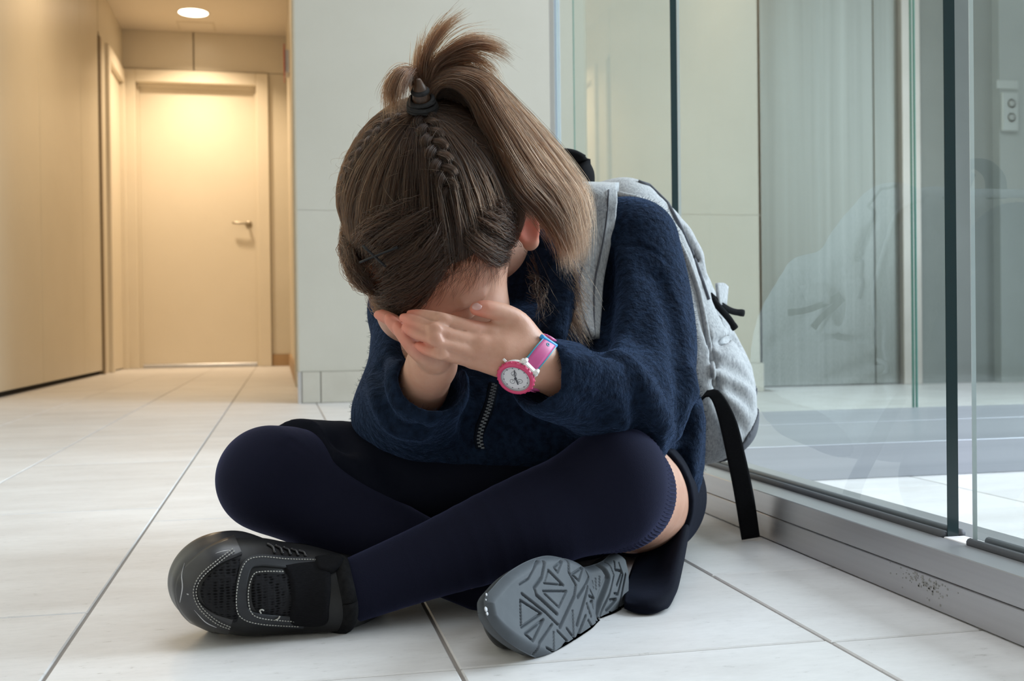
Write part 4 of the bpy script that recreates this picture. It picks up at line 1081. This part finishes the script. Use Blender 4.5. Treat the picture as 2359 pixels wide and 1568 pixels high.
# padded shoulder strap over her left shoulder
le = [(1338, 436), (1338, 500), (1334, 570), (1314, 640), (1322, 710), (1356, 775)]
re = [(1418, 438), (1412, 500), (1399, 570), (1384, 650), (1378, 725), (1370, 782)]
jk3 = Sdf(); jk3.ops = [o_ for o_ in jk.ops]
rows_ = []
mid = (np.array(le)+np.array(re))/2; Xm = jk3.hit(mid[:, 0], mid[:, 1]); ym = np.polyval(np.polyfit(mid[:, 1], np.clip(Xm[:, 1], .98, 1.13), 2), mid[:, 1])
for f in np.linspace(0, 1, 5):
    q = np.array(le)*(1-f)+np.array(re)*f
    X = np.array([P(a, b, y-.010-.005*math.sin(math.pi*f)) for (a, b), y in zip(q, ym)])
    rows_.append(np.vstack([[P(q[0][0]+8, q[0][1]-8, 1.21)], X]))
rows_ = np.array(rows_)
V, Fc, _, _ = sheet(rows_, 16, 40, .010)
me = bpy.data.meshes.new('shoulder_strap'); me.from_pydata(V.tolist(), [], Fc); me.update(); link('shoulder_strap', me, M_heather, pack, True)
sm_ = MB(); q = rows_[1]+A(0, -.0068, 0); sm_.tube(catmull(q, 40), .0009, 6); sm_.tube(catmull(rows_[3]+A(0, -.0068, 0), 40), .0009, 6); sm_.build('strap_seam', M_base, pack, True)
# black carry handle
hd_ = MB(); hp = catmull([P(1225, 440, 1.24), P(1240, 385, 1.235), P(1285, 356, 1.23), P(1330, 362, 1.225), P(1351, 400, 1.225), P(1352, 452, 1.235)], 30)
hd_.tube(hp, .0150, 14, flat=(unit(A(-.5, .1, .8)), .42)); hd_.build('carry_handle', M_web, pack, True)
# webbing tail
le = [(1606, 930), (1632, 912), (1652, 955), (1674, 1050), (1692, 1140), (1709, 1243)]; re = [(1630, 900), (1658, 902), (1694, 962), (1717, 1050), (1736, 1140), (1750, 1236)]
yy_ = [1.165, 1.150, 1.155, 1.17, 1.185, 1.188]
V, Fc, _, _ = sheet([[P(a, b, y) for (a, b), y in zip(e, yy_)] for e in (le, [((a[0]+b[0])/2, (a[1]+b[1])/2) for a, b in zip(le, re)], re)], 8, 40, .0022)
V[:, 2] = np.maximum(V[:, 2], .001)
me = bpy.data.meshes.new('webbing_tail'); me.from_pydata(V.tolist(), [], Fc); me.update(); link('webbing_tail', me, M_web, pack, True)
for pts in ([(1636, 680, 1.24), (1658, 700, 1.25), (1685, 716, 1.262), (1713, 721, 1.27)], [(1640, 688, 1.235), (1660, 712, 1.238), (1680, 735, 1.243), (1694, 757, 1.246)]):
    z_ = MB(); c = catmull([P(*a) for a in pts], 16); z_.tube(c, np.r_[np.full(14, .0042), .0048, .0046], 10, flat=(A(0, -1, 0), .55)); z_.build('zip_pull', M_web, pack, True)
V, Fc, _, _ = sheet([[P(1650, 652, 1.25), P(1666, 652, 1.262), P(1676, 660, 1.275)], [P(1652, 676, 1.245), P(1667, 678, 1.258), P(1674, 682, 1.27)], [P(1655, 702, 1.245), P(1667, 702, 1.255), P(1672, 702, 1.265)]], 8, 8, .003)
me = bpy.data.meshes.new('fabric_tab'); me.from_pydata(V.tolist(), [], Fc); me.update(); link('fabric_tab', me, M_heather, pack, True)

# ================================================================ wristwatch
wat = tag(empty('wristwatch', P(1188, 871, .882)), "pink and white child's wristwatch with blue-edged strap on the wrist", 'watch')
M_pink = textured('pink_strap', [(0.3, (0.52, 0.085, 0.25)), (0.7, (0.58, 0.10, 0.30))], 30, 0.45)
M_teal = mat('teal_strap_edge', (0.05, 0.30, 0.42), 0.45); M_blue = mat('bright_blue_keeper', (0.03, 0.33, 0.80), 0.4)
M_bez = mat('rose_bezel', (0.62, 0.055, 0.16), 0.35); M_case = mat('white_case', (0.78, 0.77, 0.76), 0.3); M_dial = mat('silver_dial', (0.66, 0.66, 0.70), 0.4)
M_ink = mat('dial_print', (0.06, 0.06, 0.08), 0.6); M_rehaut = mat('grey_rehaut', (0.30, 0.30, 0.32), 0.35)
wn = unit(A(-.43, -.70, -.55)); wc = P(1188, 871, .879)
wx = unit(np.cross(wn, unit(P(1263, 788, .88)-wc))); wy = np.cross(wn, wx)       # wy towards the strap (12 o'clock side)
if np.dot(wy, P(1263, 788, .88)-wc) < 0: wx, wy = -wx, -wy
WM = Matrix(((wx[0], wy[0], wn[0], wc[0]), (wx[1], wy[1], wn[1], wc[1]), (wx[2], wy[2], wn[2], wc[2]), (0, 0, 0, 1)))
WS = Matrix.Scale(1.0, 4); R0 = .0150
MB().lathe([(0, -.0075), (R0*.92, -.0075), (R0*1.0, -.005), (R0*.98, .0)], 40, WM).build('case', M_case, wat, True)
lug = MB()
for sy in (1,):
    for sx in (-1, 1): lug.box((sx*.0068-.0016, sy*R0*.80, -.006), (sx*.0068+.0016, sy*(R0+.0045), -.001), .0008, WM)
lug.box((-.0095, R0*.80, -.0062), (.0095, R0+.0020, -.0010), .001, WM)
cw = MB().lathe([(0, .003), (.0011, .003), (.0011, 0)], 12, WM @ Matrix.Translation((-R0-.001, .003, -.003)) @ Matrix.Rotation(-math.pi/2, 4, 'Y'))
lug.build('lug', M_case, wat); cw.build('crown', M_case, wat, True)
MB().lathe([(R0*.98, -.003), (R0*1.05, -.0025), (R0*1.06, .0005), (R0*1.0, .0022), (R0*.86, .0024), (R0*.83, .0010)], 48, WM).build('bezel', M_bez, wat, True)
nb_ = MB()
for i in range(24):
    t = 2*math.pi*i/24; c = (math.cos(t)*R0*1.055, math.sin(t)*R0*1.055, -.0004); nb_.lathe([(0, .0011), (.0008, .0008), (.0010, 0), (.0006, -.0012)], 6, WM @ Matrix.Translation(c))
nb_.build('bezel_grip', M_bez, wat, True)
MB().lathe([(R0*.86, .0018), (R0*.80, .0004), (R0*.76, .0000)], 48, WM).build('rehaut', M_rehaut, wat, True)
MB().lathe([(0, .0002), (R0*.80, .0002)], 48, WM).build('dial', M_dial, wat)
dm = MB()
for i in range(60):
    t = 2*math.pi*i/60; w_ = .00035 if i % 5 == 0 else .00012; l0 = .66 if i % 5 == 0 else .69
    dm.box((-w_, R0*l0, .0003), (w_, R0*.735, .00045), 0, WM @ Matrix.Rotation(t, 4, 'Z'))
for x, y, r in ((-.0042, .0022, .0024), (.0042, .0012, .0022), (.0006, -.0045, .0022)):
    M2 = WM @ Matrix.Translation((x, y, .0003)); dm.lathe([(r*.88, 0), (r*.88, .0001), (r, .0001), (r, 0)], 24, M2); dm.box((-.00015, 0, 0), (.00015, r*.7, .0002), 0, M2 @ Matrix.Rotation(x*700, 4, 'Z'))
dm.build('dial_print', M_ink, wat)
hnd = MB(); hnd.box((-.0005, -.001, .0005), (.0005, .0062, .0008), 0, WM @ Matrix.Rotation(-2.0, 4, 'Z')); hnd.box((-.0004, -.001, .0008), (.0004, .0088, .0010), 0, WM @ Matrix.Rotation(0.9, 4, 'Z')); hnd.lathe([(0, .0012), (.0011, .0012), (.0011, .0002)], 12, WM)
hnd.build('hand', M_ink, wat)
wax = unit(J['elL']-J['wrL'])
def strap_sheet(name, m, fa, fb, off, th, t0=0, t1=1):
    """strip of the strap lying on the wrist: fa..fb across the width"""
    a0, a1, b0, b1 = [np.array(v, float) for v in ((1194, 843), (1249, 779), (1223, 866), (1277, 801))]
    rows = []
    for f in np.linspace(fa, fb, 4):
        st, en = a0+(b0-a0)*f, a1+(b1-a1)*f
        q = st+(en-st)*np.linspace(t0, t1, 8)[:, None]; X = body.hit(q[:, 0], q[:, 1]); N = body.grad(X)
        lift = np.array([max(0, .004*(1-4*t)) for t in np.linspace(t0, t1, 8)]); X = X+N*off-lift[:, None]*A(.0, 1, .3)*.0
        X[0] = wc+wy*(R0*.98)+wx*(.0062*(1-2*f))*(1 if np.dot(wx, P(1194, 843, .88)-P(1223, 866, .88)) > 0 else -1)-wn*.0025+wn*(off-.002) if t0 == 0 else X[0]
        rows.append(X)
    V, Fc, _, _ = sheet(rows, 6, 24, th); me = bpy.data.meshes.new(name); me.from_pydata(V.tolist(), [], Fc); me.update(); return link(name, me, m, wat, True)
strap_sheet('strap', M_pink, .07, .93, .0022, .0020)
strap_sheet('strap_edge', M_teal, 0, .07, .0021, .0024); strap_sheet('strap_edge', M_teal, .93, 1, .0021, .0024)
kp = [P(1246, 774, 0.0+body.hit(1246, 776)[0][1]-.003), P(1281, 797, body.hit(1279, 799)[0][1]-.003)]
MB().tube(catmull([kp[0], (kp[0]+kp[1])/2+A(0, -.0006, 0), kp[1]], 8), .0020, 10).build('keeper', M_blue, wat, True)
X = body.hit(1257, 797)[0]; N = body.grad(X[None])[0]
ho = MB().lathe([(.0008, 0), (.0009, .0004), (.0016, .0004), (.0017, 0)], 16, Matrix.Translation(X+N*.0031) @ Vector(N).to_track_quat('Z', 'Y').to_matrix().to_4x4()); ho.build('strap_hole', M_teal, wat, True)
w1 = unit(np.cross(wax, A(0, 0, 1))); w2 = np.cross(wax, w1); wm_ = body.onto([J['wrL']+wax*.004+.022*(math.cos(t)*w1+math.sin(t)*w2) for t in np.linspace(0, 2*math.pi, 40)], .0012)
far = wm_[(wm_-J['wrL'])[:, 1] > -.004]
bk = MB(); od = np.argsort(np.arctan2((far-J['wrL'])@w2, -(far-J['wrL'])@w1)); bk.tube(far[od], .0062, 10, flat=(w1, .25)); bk.build('strap', M_pink, wat, True)
# ================================================================ hair
rng = np.random.default_rng(11)
skull = Sdf(); skull.ops = body.ops[:3]
def hair_mat(name, stops, rough=0.30):
    m = bpy.data.materials.new(name); m.use_nodes = True; t = m.node_tree; t.nodes.remove(t.nodes['Principled BSDF'])
    h = nd(m, 'ShaderNodeBsdfHairPrincipled'); h.parametrization = 'COLOR'
    hi = nd(m, 'ShaderNodeHairInfo'); lk(m, ramp_color(m, hi.outputs['Random'], stops), h.inputs['Color'])
    h.inputs['IOR'].default_value = 1.42; h.inputs['Roughness'].default_value = rough; h.inputs['Radial Roughness'].default_value = 0.45
    lk(m, h.outputs[0], t.nodes['Material Output'].inputs[0]); return m
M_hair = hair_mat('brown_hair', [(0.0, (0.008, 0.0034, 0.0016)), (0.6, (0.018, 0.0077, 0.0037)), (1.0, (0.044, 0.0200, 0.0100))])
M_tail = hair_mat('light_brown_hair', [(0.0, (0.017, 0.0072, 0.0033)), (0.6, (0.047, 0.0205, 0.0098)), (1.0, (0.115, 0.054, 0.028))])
M_under = textured('hair_base', [(0.3, (0.012, 0.008, 0.006)), (0.7, (0.022, 0.014, 0.010))], 300, 0.7)

def strands(name, pts, rad, m, parent, tip=0.15):
    """pts (n, k, 3) -> a hair curves object"""
    n, k, _ = pts.shape
    hc = bpy.data.hair_curves.new(name); hc.add_curves([k]*n)
    hc.position_data.foreach_set('vector', pts.astype(np.float32).ravel())
    r = np.broadcast_to(np.asarray(rad, np.float32).reshape(-1, 1), (n, 1))*np.interp(np.linspace(0, 1, k), [0, .75, 1], [1, 1, tip])[None]
    at = hc.attributes.get('radius') or hc.attributes.new('radius', 'FLOAT', 'POINT')
    at.data.foreach_set('value', r.astype(np.float32).ravel())
    hc.materials.append(m)
    o = bpy.data.objects.new(name, hc); COL.objects.link(o)
    if parent is not None:
        o.parent = parent; o.matrix_parent_inverse = Matrix.Identity(4) if parent.type != 'EMPTY' else Matrix.Translation(-Vector(parent.location))
    return o
def local(X): return ((X-HC) @ HR.T)/HS
AZ = np.radians([0, 25, 45, 60, 72, 84, 97, 110, 140, 180]); ZL = np.array([.049, .048, .043, .030, .012, -.006, -.034, -.046, -.062, -.070])
def above_line(L, marg=0.0):
    az = np.arctan2(np.abs(L[..., 0]), L[..., 1]); return L[..., 2] > np.interp(az, AZ, ZL)+marg
# tie point: on the skull, seen at the top of the head in the photograph
TIE = skull.onto(H(.002, -.043, .088)[None], .010)[0]
TN = skull.grad(TIE[None])[0]

# ---- close cap under the strands
cap = Sdf(); cap._p('add', lambda X: skull.ev(X)-.0042, .0001)
def _capcut(X):
    L = local(X); az = np.arctan2(np.abs(L[..., 0]), L[..., 1]); return (np.interp(az, AZ, ZL)+.004-L[..., 2])*HS*.7
cap._p('int', _capcut, .004)
hair = link('hair', cap.mesh('hair', HC-.16, HC+.16, .0022), M_under, person)
tag(hair, 'brown hair')

# ---- scalp hair combed from the hairline up to the tie
def scalp(n, only_line=False):
    out = []
    while sum(map(len, out)) < n:
        d = rng.normal(size=(n*2, 3)); d /= np.linalg.norm(d, axis=1)[:, None]
        X = skull.onto(HC+d @ np.eye(3)*.085*HS, 0.0); L = local(X)
        ok = above_line(L, rng.normal(0, .004, len(L))) & (L[:, 2] > -.075)
        if only_line: ok &= ~above_line(L, .012)
        out.append(X[ok])
    return np.vstack(out)[:n]
def comb(R, k=16, lo=.0045, hi=.0125):
    n = len(R); a = R-HC; e = TIE-HC
    la = np.linalg.norm(a, axis=1); ua = a/la[:, None]; ue = e/np.linalg.norm(e)
    om = np.arccos(np.clip(ua @ ue, -1, 1))[:, None]; t = np.linspace(0, 1, k)[None]*0.985
    so_ = np.sin(om)+1e-6
    D = (np.sin((1-t)*om)/so_)[..., None]*ua[:, None]+(np.sin(t*om)/so_)[..., None]*ue
    wob = np.cumsum(rng.normal(0, .010, (n, k, 3)), 1)*np.sin(np.pi*t)[..., None]
    clump = np.stack([np.sin(ua @ v*34+1.3*i) for i, v in enumerate(np.eye(3)+.3)], -1)*.022
    D = D+(wob*.5+clump[:, None]*np.sin(np.pi*t)[..., None])
    X = HC+D*.09*HS
    lay = rng.uniform(0, 1, (n, 1))
    off = lo+(hi-lo)*lay*np.minimum(1, t*3.5)+.0035*np.sin(np.pi*t)*np.abs(clump).sum(1, keepdims=True)*25*.5
    off[:, 0] = .0005
    X = skull.onto(X.reshape(-1, 3), off.reshape(-1)).reshape(n, k, 3)
    # gather into the tie
    w = np.clip((t-.86)/.14, 0, 1)[..., None]**2; X = X*(1-w)+(TIE+TN*.004+rng.normal(0, .004, (n, 1, 3)))*w
    return X
st = comb(np.vstack([scalp(11000), scalp(4500, True)]))
strands('scalp_hair', st, rng.uniform(.00012, .00021, len(st)), M_hair, hair)['kind'] = 'stuff'

def onhead(px_pts, off):
    q = np.array(px_pts, float); X = skull.hit(q[:, 0], q[:, 1], .4, 1.06, off)
    return skull.onto(X, off)
def frame(C):
    T = np.gradient(C, axis=0); T /= np.linalg.norm(T, axis=1)[:, None]+1e-9
    N = skull.grad(C); N = N-T*(N*T).sum(1)[:, None]; N /= np.linalg.norm(N, axis=1)[:, None]+1e-9
    return T, N, np.cross(T, N)
# ---- braids: three plaited strands each, lying on the scalp
def braid(px_pts, width, turns, name, n_per=150):
    C = catmull(onhead(px_pts, .0085), 90); T, N, B = frame(C); k = len(C); s = np.linspace(0, 1, k)
    wv = width*np.interp(s, [0, .12, .8, 1], [.55, 1, 1, .6])
    root = None; allp = []; core = MB()
    for j in range(3):
        ph = 2*math.pi*(turns*s+j/3)
        c = C+B*(wv*np.sin(ph))[:, None]+N*(wv*.32*np.sin(2*ph)+.001)[:, None]
        core.tube(c, wv*.46, 10)
        Tj = np.gradient(c, axis=0); Tj /= np.linalg.norm(Tj, axis=1)[:, None]; Nj = N-Tj*(N*Tj).sum(1)[:, None]; Nj /= np.linalg.norm(Nj, axis=1)[:, None]; Bj = np.cross(Tj, Nj)
        for i in range(n_per):
            a = 2*math.pi*i/n_per; r = wv*(.60+.05*rng.normal())
            tw = a+1.2*s*turns*0.3
            allp.append(c+Bj*(r*np.cos(tw))[:, None]+Nj*(r*np.sin(tw)*.85)[:, None]+rng.normal(0, .00015, (1, 3)))
    ob = core.build(name, M_under, hair, True); p = np.array(allp)[:, ::2]
    strands('braid_hair', p, rng.uniform(.00013, .0002, len(p)), M_hair, ob)['kind'] = 'stuff'
    return ob
braid([(966, 262), (984, 296), (1000, 340), (1016, 385), (1030, 428), (1034, 462)], .0078, 2.6, 'braid')
braid([(940, 262), (890, 292), (845, 340), (812, 395), (792, 450), (784, 505)], .0072, 3.0, 'braid')

# ---- fringe rolled back to the sides
def bundle(C, w, th, n, N=None, B=None, spread=(1, 1), noise=.0009, cut=(0.62, 1.0), k=22):
    C = catmull(C, 60)
    if N is None: T, N, B = frame(C)
    w = np.interp(np.linspace(0, 1, 60), np.linspace(0, 1, len(w)), w); out = []
    u = rng.uniform(-1, 1, n); v = np.sqrt(rng.uniform(0, 1, n))*np.sqrt(np.maximum(0, 1-u*u)); v0 = rng.uniform(0.0, 1, n)
    cl = np.sin(u*9)*.12
    for i in range(n):
        e = rng.uniform(*cut); s = np.linspace(rng.uniform(0, .34), e, k)*59; i0 = np.minimum(s.astype(int), 58); f = (s-i0)[:, None]
        c = C[i0]*(1-f)+C[i0+1]*f; b = B[i0]*(1-f)+B[i0+1]*f; nn = N[i0]*(1-f)+N[i0+1]*f; ww = w[i0]*(1-f[:, 0])+w[i0+1]*f[:, 0]
        wig = np.cumsum(rng.normal(0, noise, (k, 3)), 0)*.6
        out.append(c+b*((u[i]+cl[i]*np.sin(np.linspace(0, 3, k)))*ww)[:, None]+nn*((v[i]*th+.0055)*np.sin(np.pi*np.linspace(.02, .98, k))-.0055)[:, None]+wig)
    return np.array(out)
PXM = .95/F_PX
fr_ = []
for pts, w, th, n in (
    ([(1036, 452), (990, 492), (935, 528), (880, 565), (838, 600)], [14, 26, 30, 26, 14], .009, 700),
    ([(1038, 475), (1000, 530), (955, 580), (905, 615), (858, 655)], [14, 30, 34, 30, 16], .009, 800),
    ([(1030, 440), (970, 470), (905, 500), (850, 530), (805, 575)], [10, 22, 26, 24, 14], .008, 500),
    ([(1046, 462), (1095, 490), (1140, 520), (1175, 545), (1192, 562)], [12, 28, 32, 26, 12], .008, 700),
    ([(1044, 480), (1075, 525), (1110, 560), (1150, 585), (1185, 590)], [12, 22, 26, 22, 10], .006, 450),
    ([(1095, 455), (1130, 468), (1160, 490), (1182, 520)], [16, 26, 26, 14], .006, 350),
    ([(1060, 570), (1000, 600), (945, 640), (900, 668), (862, 690)], [14, 24, 28, 24, 14], .008, 550),
    ([(1035, 610), (985, 650), (935, 675), (885, 690), (850, 685)], [10, 18, 24, 24, 16], .009, 500),
    ([(1005, 655), (960, 690), (915, 705), (875, 700), (845, 668)], [8, 16, 20, 22, 16], .010, 450),
    ([(985, 690), (945, 712), (905, 716), (868, 706), (842, 680)], [5, 10, 12, 14, 12], .009, 250),
    ([(792, 480), (794, 545), (810, 605), (834, 650), (854, 688)], [14, 22, 26, 24, 12], .006, 600),
    ([(800, 560), (818, 610), (842, 650), (868, 690)], [20, 28, 28, 14], .009, 500)):
    fr_.append(bundle(onhead(pts, .0075), [x*PXM for x in w], th, n))
fr_ = np.concatenate(fr_)
strands('fringe', fr_, rng.uniform(.00012, .0002, len(fr_)), M_hair, hair)['kind'] = 'stuff'
# soft baby hair over the forehead and temple
bh = []
for i in range(420):
    x0, y0 = rng.uniform(1000, 1195), 0; y0 = np.interp(x0, [1000, 1060, 1130, 1195], [650, 610, 592, 575])+rng.normal(0, 10)
    a = rng.normal(math.radians(np.interp(x0, [1000, 1195], [120, 60])), .35); L = rng.uniform(25, 75)
    q = [(x0+L*f*math.cos(a+.4*f), y0+L*f*math.sin(a+.4*f)) for f in np.linspace(0, 1, 5)]
    bh.append(catmull(onhead(q, .0008+.001*rng.random()), 8))
bh = np.array(bh); strands('baby_hair', bh, .00007, M_hair, hair, .1)['kind'] = 'stuff'

# ---- ponytail: bundles bursting from the tie and falling to her left
TY = TIE[1]
stalk0 = TIE+TN*.004
def tailb(inner, outer, n, m, name, cut=(.75, 1.0), th=.010, k=26, noise=.0007, rad=(.00012, .0002), parent=None, face=A(.1, -.95, .25)):
    """strands between an inner and an outer guide, both given as (px, py, Y)"""
    a = catmull([stalk0]+[P(*p) for p in inner], 60); b = catmull([stalk0]+[P(*p) for p in outer], 60); out = []
    for i in range(n):
        f = rng.uniform(0, 1); f = f*.94+.06*round(f*7)/7; d = rng.normal(0, .5); e = rng.uniform(*cut); s = np.linspace(0, e, k)*59
        i0 = np.minimum(s.astype(int), 58); g = (s-i0)[:, None]
        pa = a[i0]*(1-g)+a[i0+1]*g; pb = b[i0]*(1-g)+b[i0+1]*g
        rt = rng.normal(size=3); rt -= TN*np.dot(rt, TN); rt *= .0085*math.sqrt(rng.random())/np.linalg.norm(rt)
        wig = rt*(1-np.linspace(0, 1, k)[:, None])**3+np.cumsum(np.cumsum(rng.normal(0, noise*.12, (k, 3)), 0), 0)*.5+rng.normal(0, .0012, (1, 3))*np.linspace(0, 1, k)[:, None]
        dep = th*math.sin(math.pi*min(max(f, .04), .96))**.6
        out.append(pa*(1-f)+pb*f+face*(dep*np.clip(d, -1, 1)*np.minimum(1, np.linspace(0, 3, k)))[:, None]+wig)
    o = np.array(out); return strands(name, o, rng.uniform(*rad, len(o)), m, parent)
tail_parent = hair
Y0 = TY
pt = tailb([(992, 214, Y0), (1016, 196, Y0-.004), (1052, 198, Y0-.010), (1085, 228, Y0-.014), (1108, 280, Y0-.016), (1140, 345, Y0-.02), (1185, 432, Y0-.02), (1238, 490, Y0-.005), (1288, 560, Y0+.0), (1302, 618, Y0)],
           [(985, 200, Y0), (1010, 172, Y0), (1045, 156, Y0), (1118, 172, Y0), (1198, 249, Y0+.005), (1262, 322, Y0+.01), (1310, 388, Y0+.012), (1346, 455, Y0+.012), (1350, 540, Y0+.01), (1338, 618, Y0+.005)], 3600, M_tail, 'ponytail', (.80, 1.0), .016, 34, parent=hair)
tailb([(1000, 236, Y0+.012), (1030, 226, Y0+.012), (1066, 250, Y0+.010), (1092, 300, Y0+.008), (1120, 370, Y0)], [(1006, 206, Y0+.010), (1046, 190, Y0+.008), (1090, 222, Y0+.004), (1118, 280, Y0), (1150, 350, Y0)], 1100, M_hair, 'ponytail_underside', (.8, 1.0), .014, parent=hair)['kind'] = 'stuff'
pt['kind'] = 'stuff'; tag(pt, 'lighter brown ponytail')
for (inn, out_, n, cut, th) in (
    ([(974, 205, Y0), (972, 150, Y0), (988, 100, Y0), (1020, 55, Y0), (1068, 24, Y0)], [(980, 200, Y0), (984, 150, Y0), (1002, 100, Y0), (1034, 60, Y0), (1076, 26, Y0)], 260, (.72, 1.0), .006),
    ([(966, 205, Y0), (954, 158, Y0), (960, 118, Y0), (972, 66, Y0)], [(974, 205, Y0), (970, 158, Y0), (978, 118, Y0), (984, 72, Y0)], 150, (.6, 1.0), .005),
    ([(982, 205, Y0), (1000, 160, Y0), (1040, 128, Y0), (1090, 112, Y0), (1140, 120, Y0), (1182, 142, Y0)], [(978, 202, Y0), (994, 148, Y0), (1030, 115, Y0), (1085, 88, Y0), (1140, 98, Y0), (1178, 132, Y0)], 480, (.7, 1.0), .007),
    ([(990, 205, Y0), (1015, 168, Y0), (1055, 150, Y0), (1090, 148, Y0), (1118, 178, Y0)], [(985, 200, Y0), (1005, 155, Y0), (1052, 130, Y0), (1096, 130, Y0), (1126, 166, Y0)], 240, (.8, 1.0), .006),
    ([(990, 205, Y0), (1030, 150, Y0), (1090, 138, Y0), (1130, 160, Y0), (1154, 204, Y0)], [(988, 200, Y0), (1028, 142, Y0), (1096, 128, Y0), (1140, 156, Y0), (1160, 200, Y0)], 90, (.8, 1.0), .003),
    ([(980, 210, Y0), (1000, 130, Y0), (1060, 78, Y0), (1130, 58, Y0)], [(984, 205, Y0), (1010, 120, Y0), (1068, 70, Y0), (1150, 62, Y0)], 14, (.7, 1.0), .003),
    ([(958, 215, Y0), (940, 185, Y0-.004), (922, 190, Y0-.008), (912, 226, Y0-.010), (910, 266, Y0-.010)], [(964, 205, Y0), (950, 160, Y0), (915, 162, Y0-.004), (888, 205, Y0-.008), (890, 268, Y0-.008)], 420, (.75, 1.0), .008),
    ([(962, 215, Y0), (945, 178, Y0-.012), (928, 205, Y0-.02), (928, 245, Y0-.02)], [(966, 205, Y0), (955, 165, Y0-.010), (935, 178, Y0-.02), (918, 240, Y0-.02)], 200, (.75, 1.0), .006)):
    tailb(inn, out_, n, M_tail, 'ponytail_spray', cut, th, parent=pt)['kind'] = 'stuff'
# ---- loose wisps behind her ear and by the cheek
ws = []
for i in range(460):
    x0, y0 = rng.normal(1240, 12), rng.uniform(500, 650); d = rng.uniform(0, 1)
    q = [(x0, y0, 1.0), (x0+22+18*d, y0+50, .995), (x0+48+34*d, y0+100+12*rng.normal(), .985), (x0+78+40*d+8*rng.normal(), y0+150+14*rng.normal(), .98)]
    ws.append(catmull([P(*a) for a in q], 14))
for i in range(40):
    x0, y0 = rng.normal(1228, 5), rng.uniform(620, 690)
    q = [(x0-8, y0, .985), (x0+14, y0+12, .98), (x0+24+10*rng.normal(), y0+36, .975), (x0+26+14*rng.normal(), y0+66+10*rng.normal(), .97)]
    ws.append(catmull([P(*a) for a in q], 14))
ws = np.array(ws)+np.cumsum(rng.normal(0, .0004, (len(ws), 14, 3)), 1)
strands('loose_wisp', ws, rng.uniform(.00010, .00018, len(ws)), M_hair, hair)['kind'] = 'stuff'
# flyaways round the outline
fa = []
for i in range(170):
    j = rng.integers(len(st)); s0_ = st[j][rng.integers(2, 11)]; N = skull.grad(s0_[None])[0]; t = rng.normal(size=3); t -= N*np.dot(t, N); t /= np.linalg.norm(t)
    L = rng.uniform(.012, .034); f = np.linspace(0, 1, 10)[:, None]
    fa.append(s0_+t*L*f+N*(.010*np.sin(f*2.2)*rng.uniform(.3, 1.2)))
fa = np.array(fa); strands('flyaway', fa, .00007, M_tail, hair)['kind'] = 'stuff'

# ---- hair tie: a few wound black bands; two crossed hair pins
tie = MB(); e1 = unit(np.cross(TN, A(1, 0, 0))); e2 = np.cross(TN, e1)
for j in range(6):
    c = TIE+TN*(.000+.0023*j); r = .0128-.0006*j+rng.normal(0, .0003); ph = rng.uniform(0, 6)
    tie.tube([c+r*(math.cos(t)*e1+math.sin(t)*e2)+TN*.0012*math.sin(t+ph) for t in np.linspace(0, 2*math.pi, 32)], .0018, 8)
tie.tube([TIE+TN*.019+.0060*(math.cos(t)*e1+math.sin(t)*e2) for t in np.linspace(0, 2*math.pi, 24)], .0022, 8)

tag(tie.build('hair_tie', textured('black_elastic', [(0.3, (0.006, 0.006, 0.007)), (0.7, (0.016, 0.016, 0.018))], 700, 0.8, bmp=(0.6, 0.0006)), hair, True), 'wound black hair tie')['kind'] = 'stuff'
pl_ = MB(); pl_.tube([TIE-TN*.003, TIE+TN*.012, TIE+TN*.022, TIE+TN*.030], [.0095, .0078, .0058, .0020], 14); pl_.build('hair_stalk', textured('hair_bundle', [(0.3, (0.030, 0.014, 0.007)), (0.7, (0.085, 0.042, 0.022))], 260, 0.5, stretch=(1, 1, .08)), hair, True)
M_pin = mat('black_hair_pin', (0.006, 0.006, 0.008), 0.45, Specular_IOR_Level=0.25)
for a_, b_ in (((829, 604), (916, 569)), ((836, 566), (889, 614))):
    q = [(a_[0]+(b_[0]-a_[0])*f, a_[1]+(b_[1]-a_[1])*f) for f in np.linspace(0, 1, 8)]
    X = onhead(q, .0205); MB().tube(X, .0011, 8).build('hair_pin', M_pin, hair, True)

M_nap = bpy.data.materials.new('fleece_fibre'); M_nap.use_nodes = True
bsdf(M_nap).inputs['Base Color'].default_value = (0.010, 0.020, 0.045, 1); bsdf(M_nap).inputs['Roughness'].default_value = 0.9; bsdf(M_nap).inputs['Specular IOR Level'].default_value = 0.1
strands('fleece_nap', NAP, .00010, M_nap, jacket, .4)['kind'] = 'stuff'
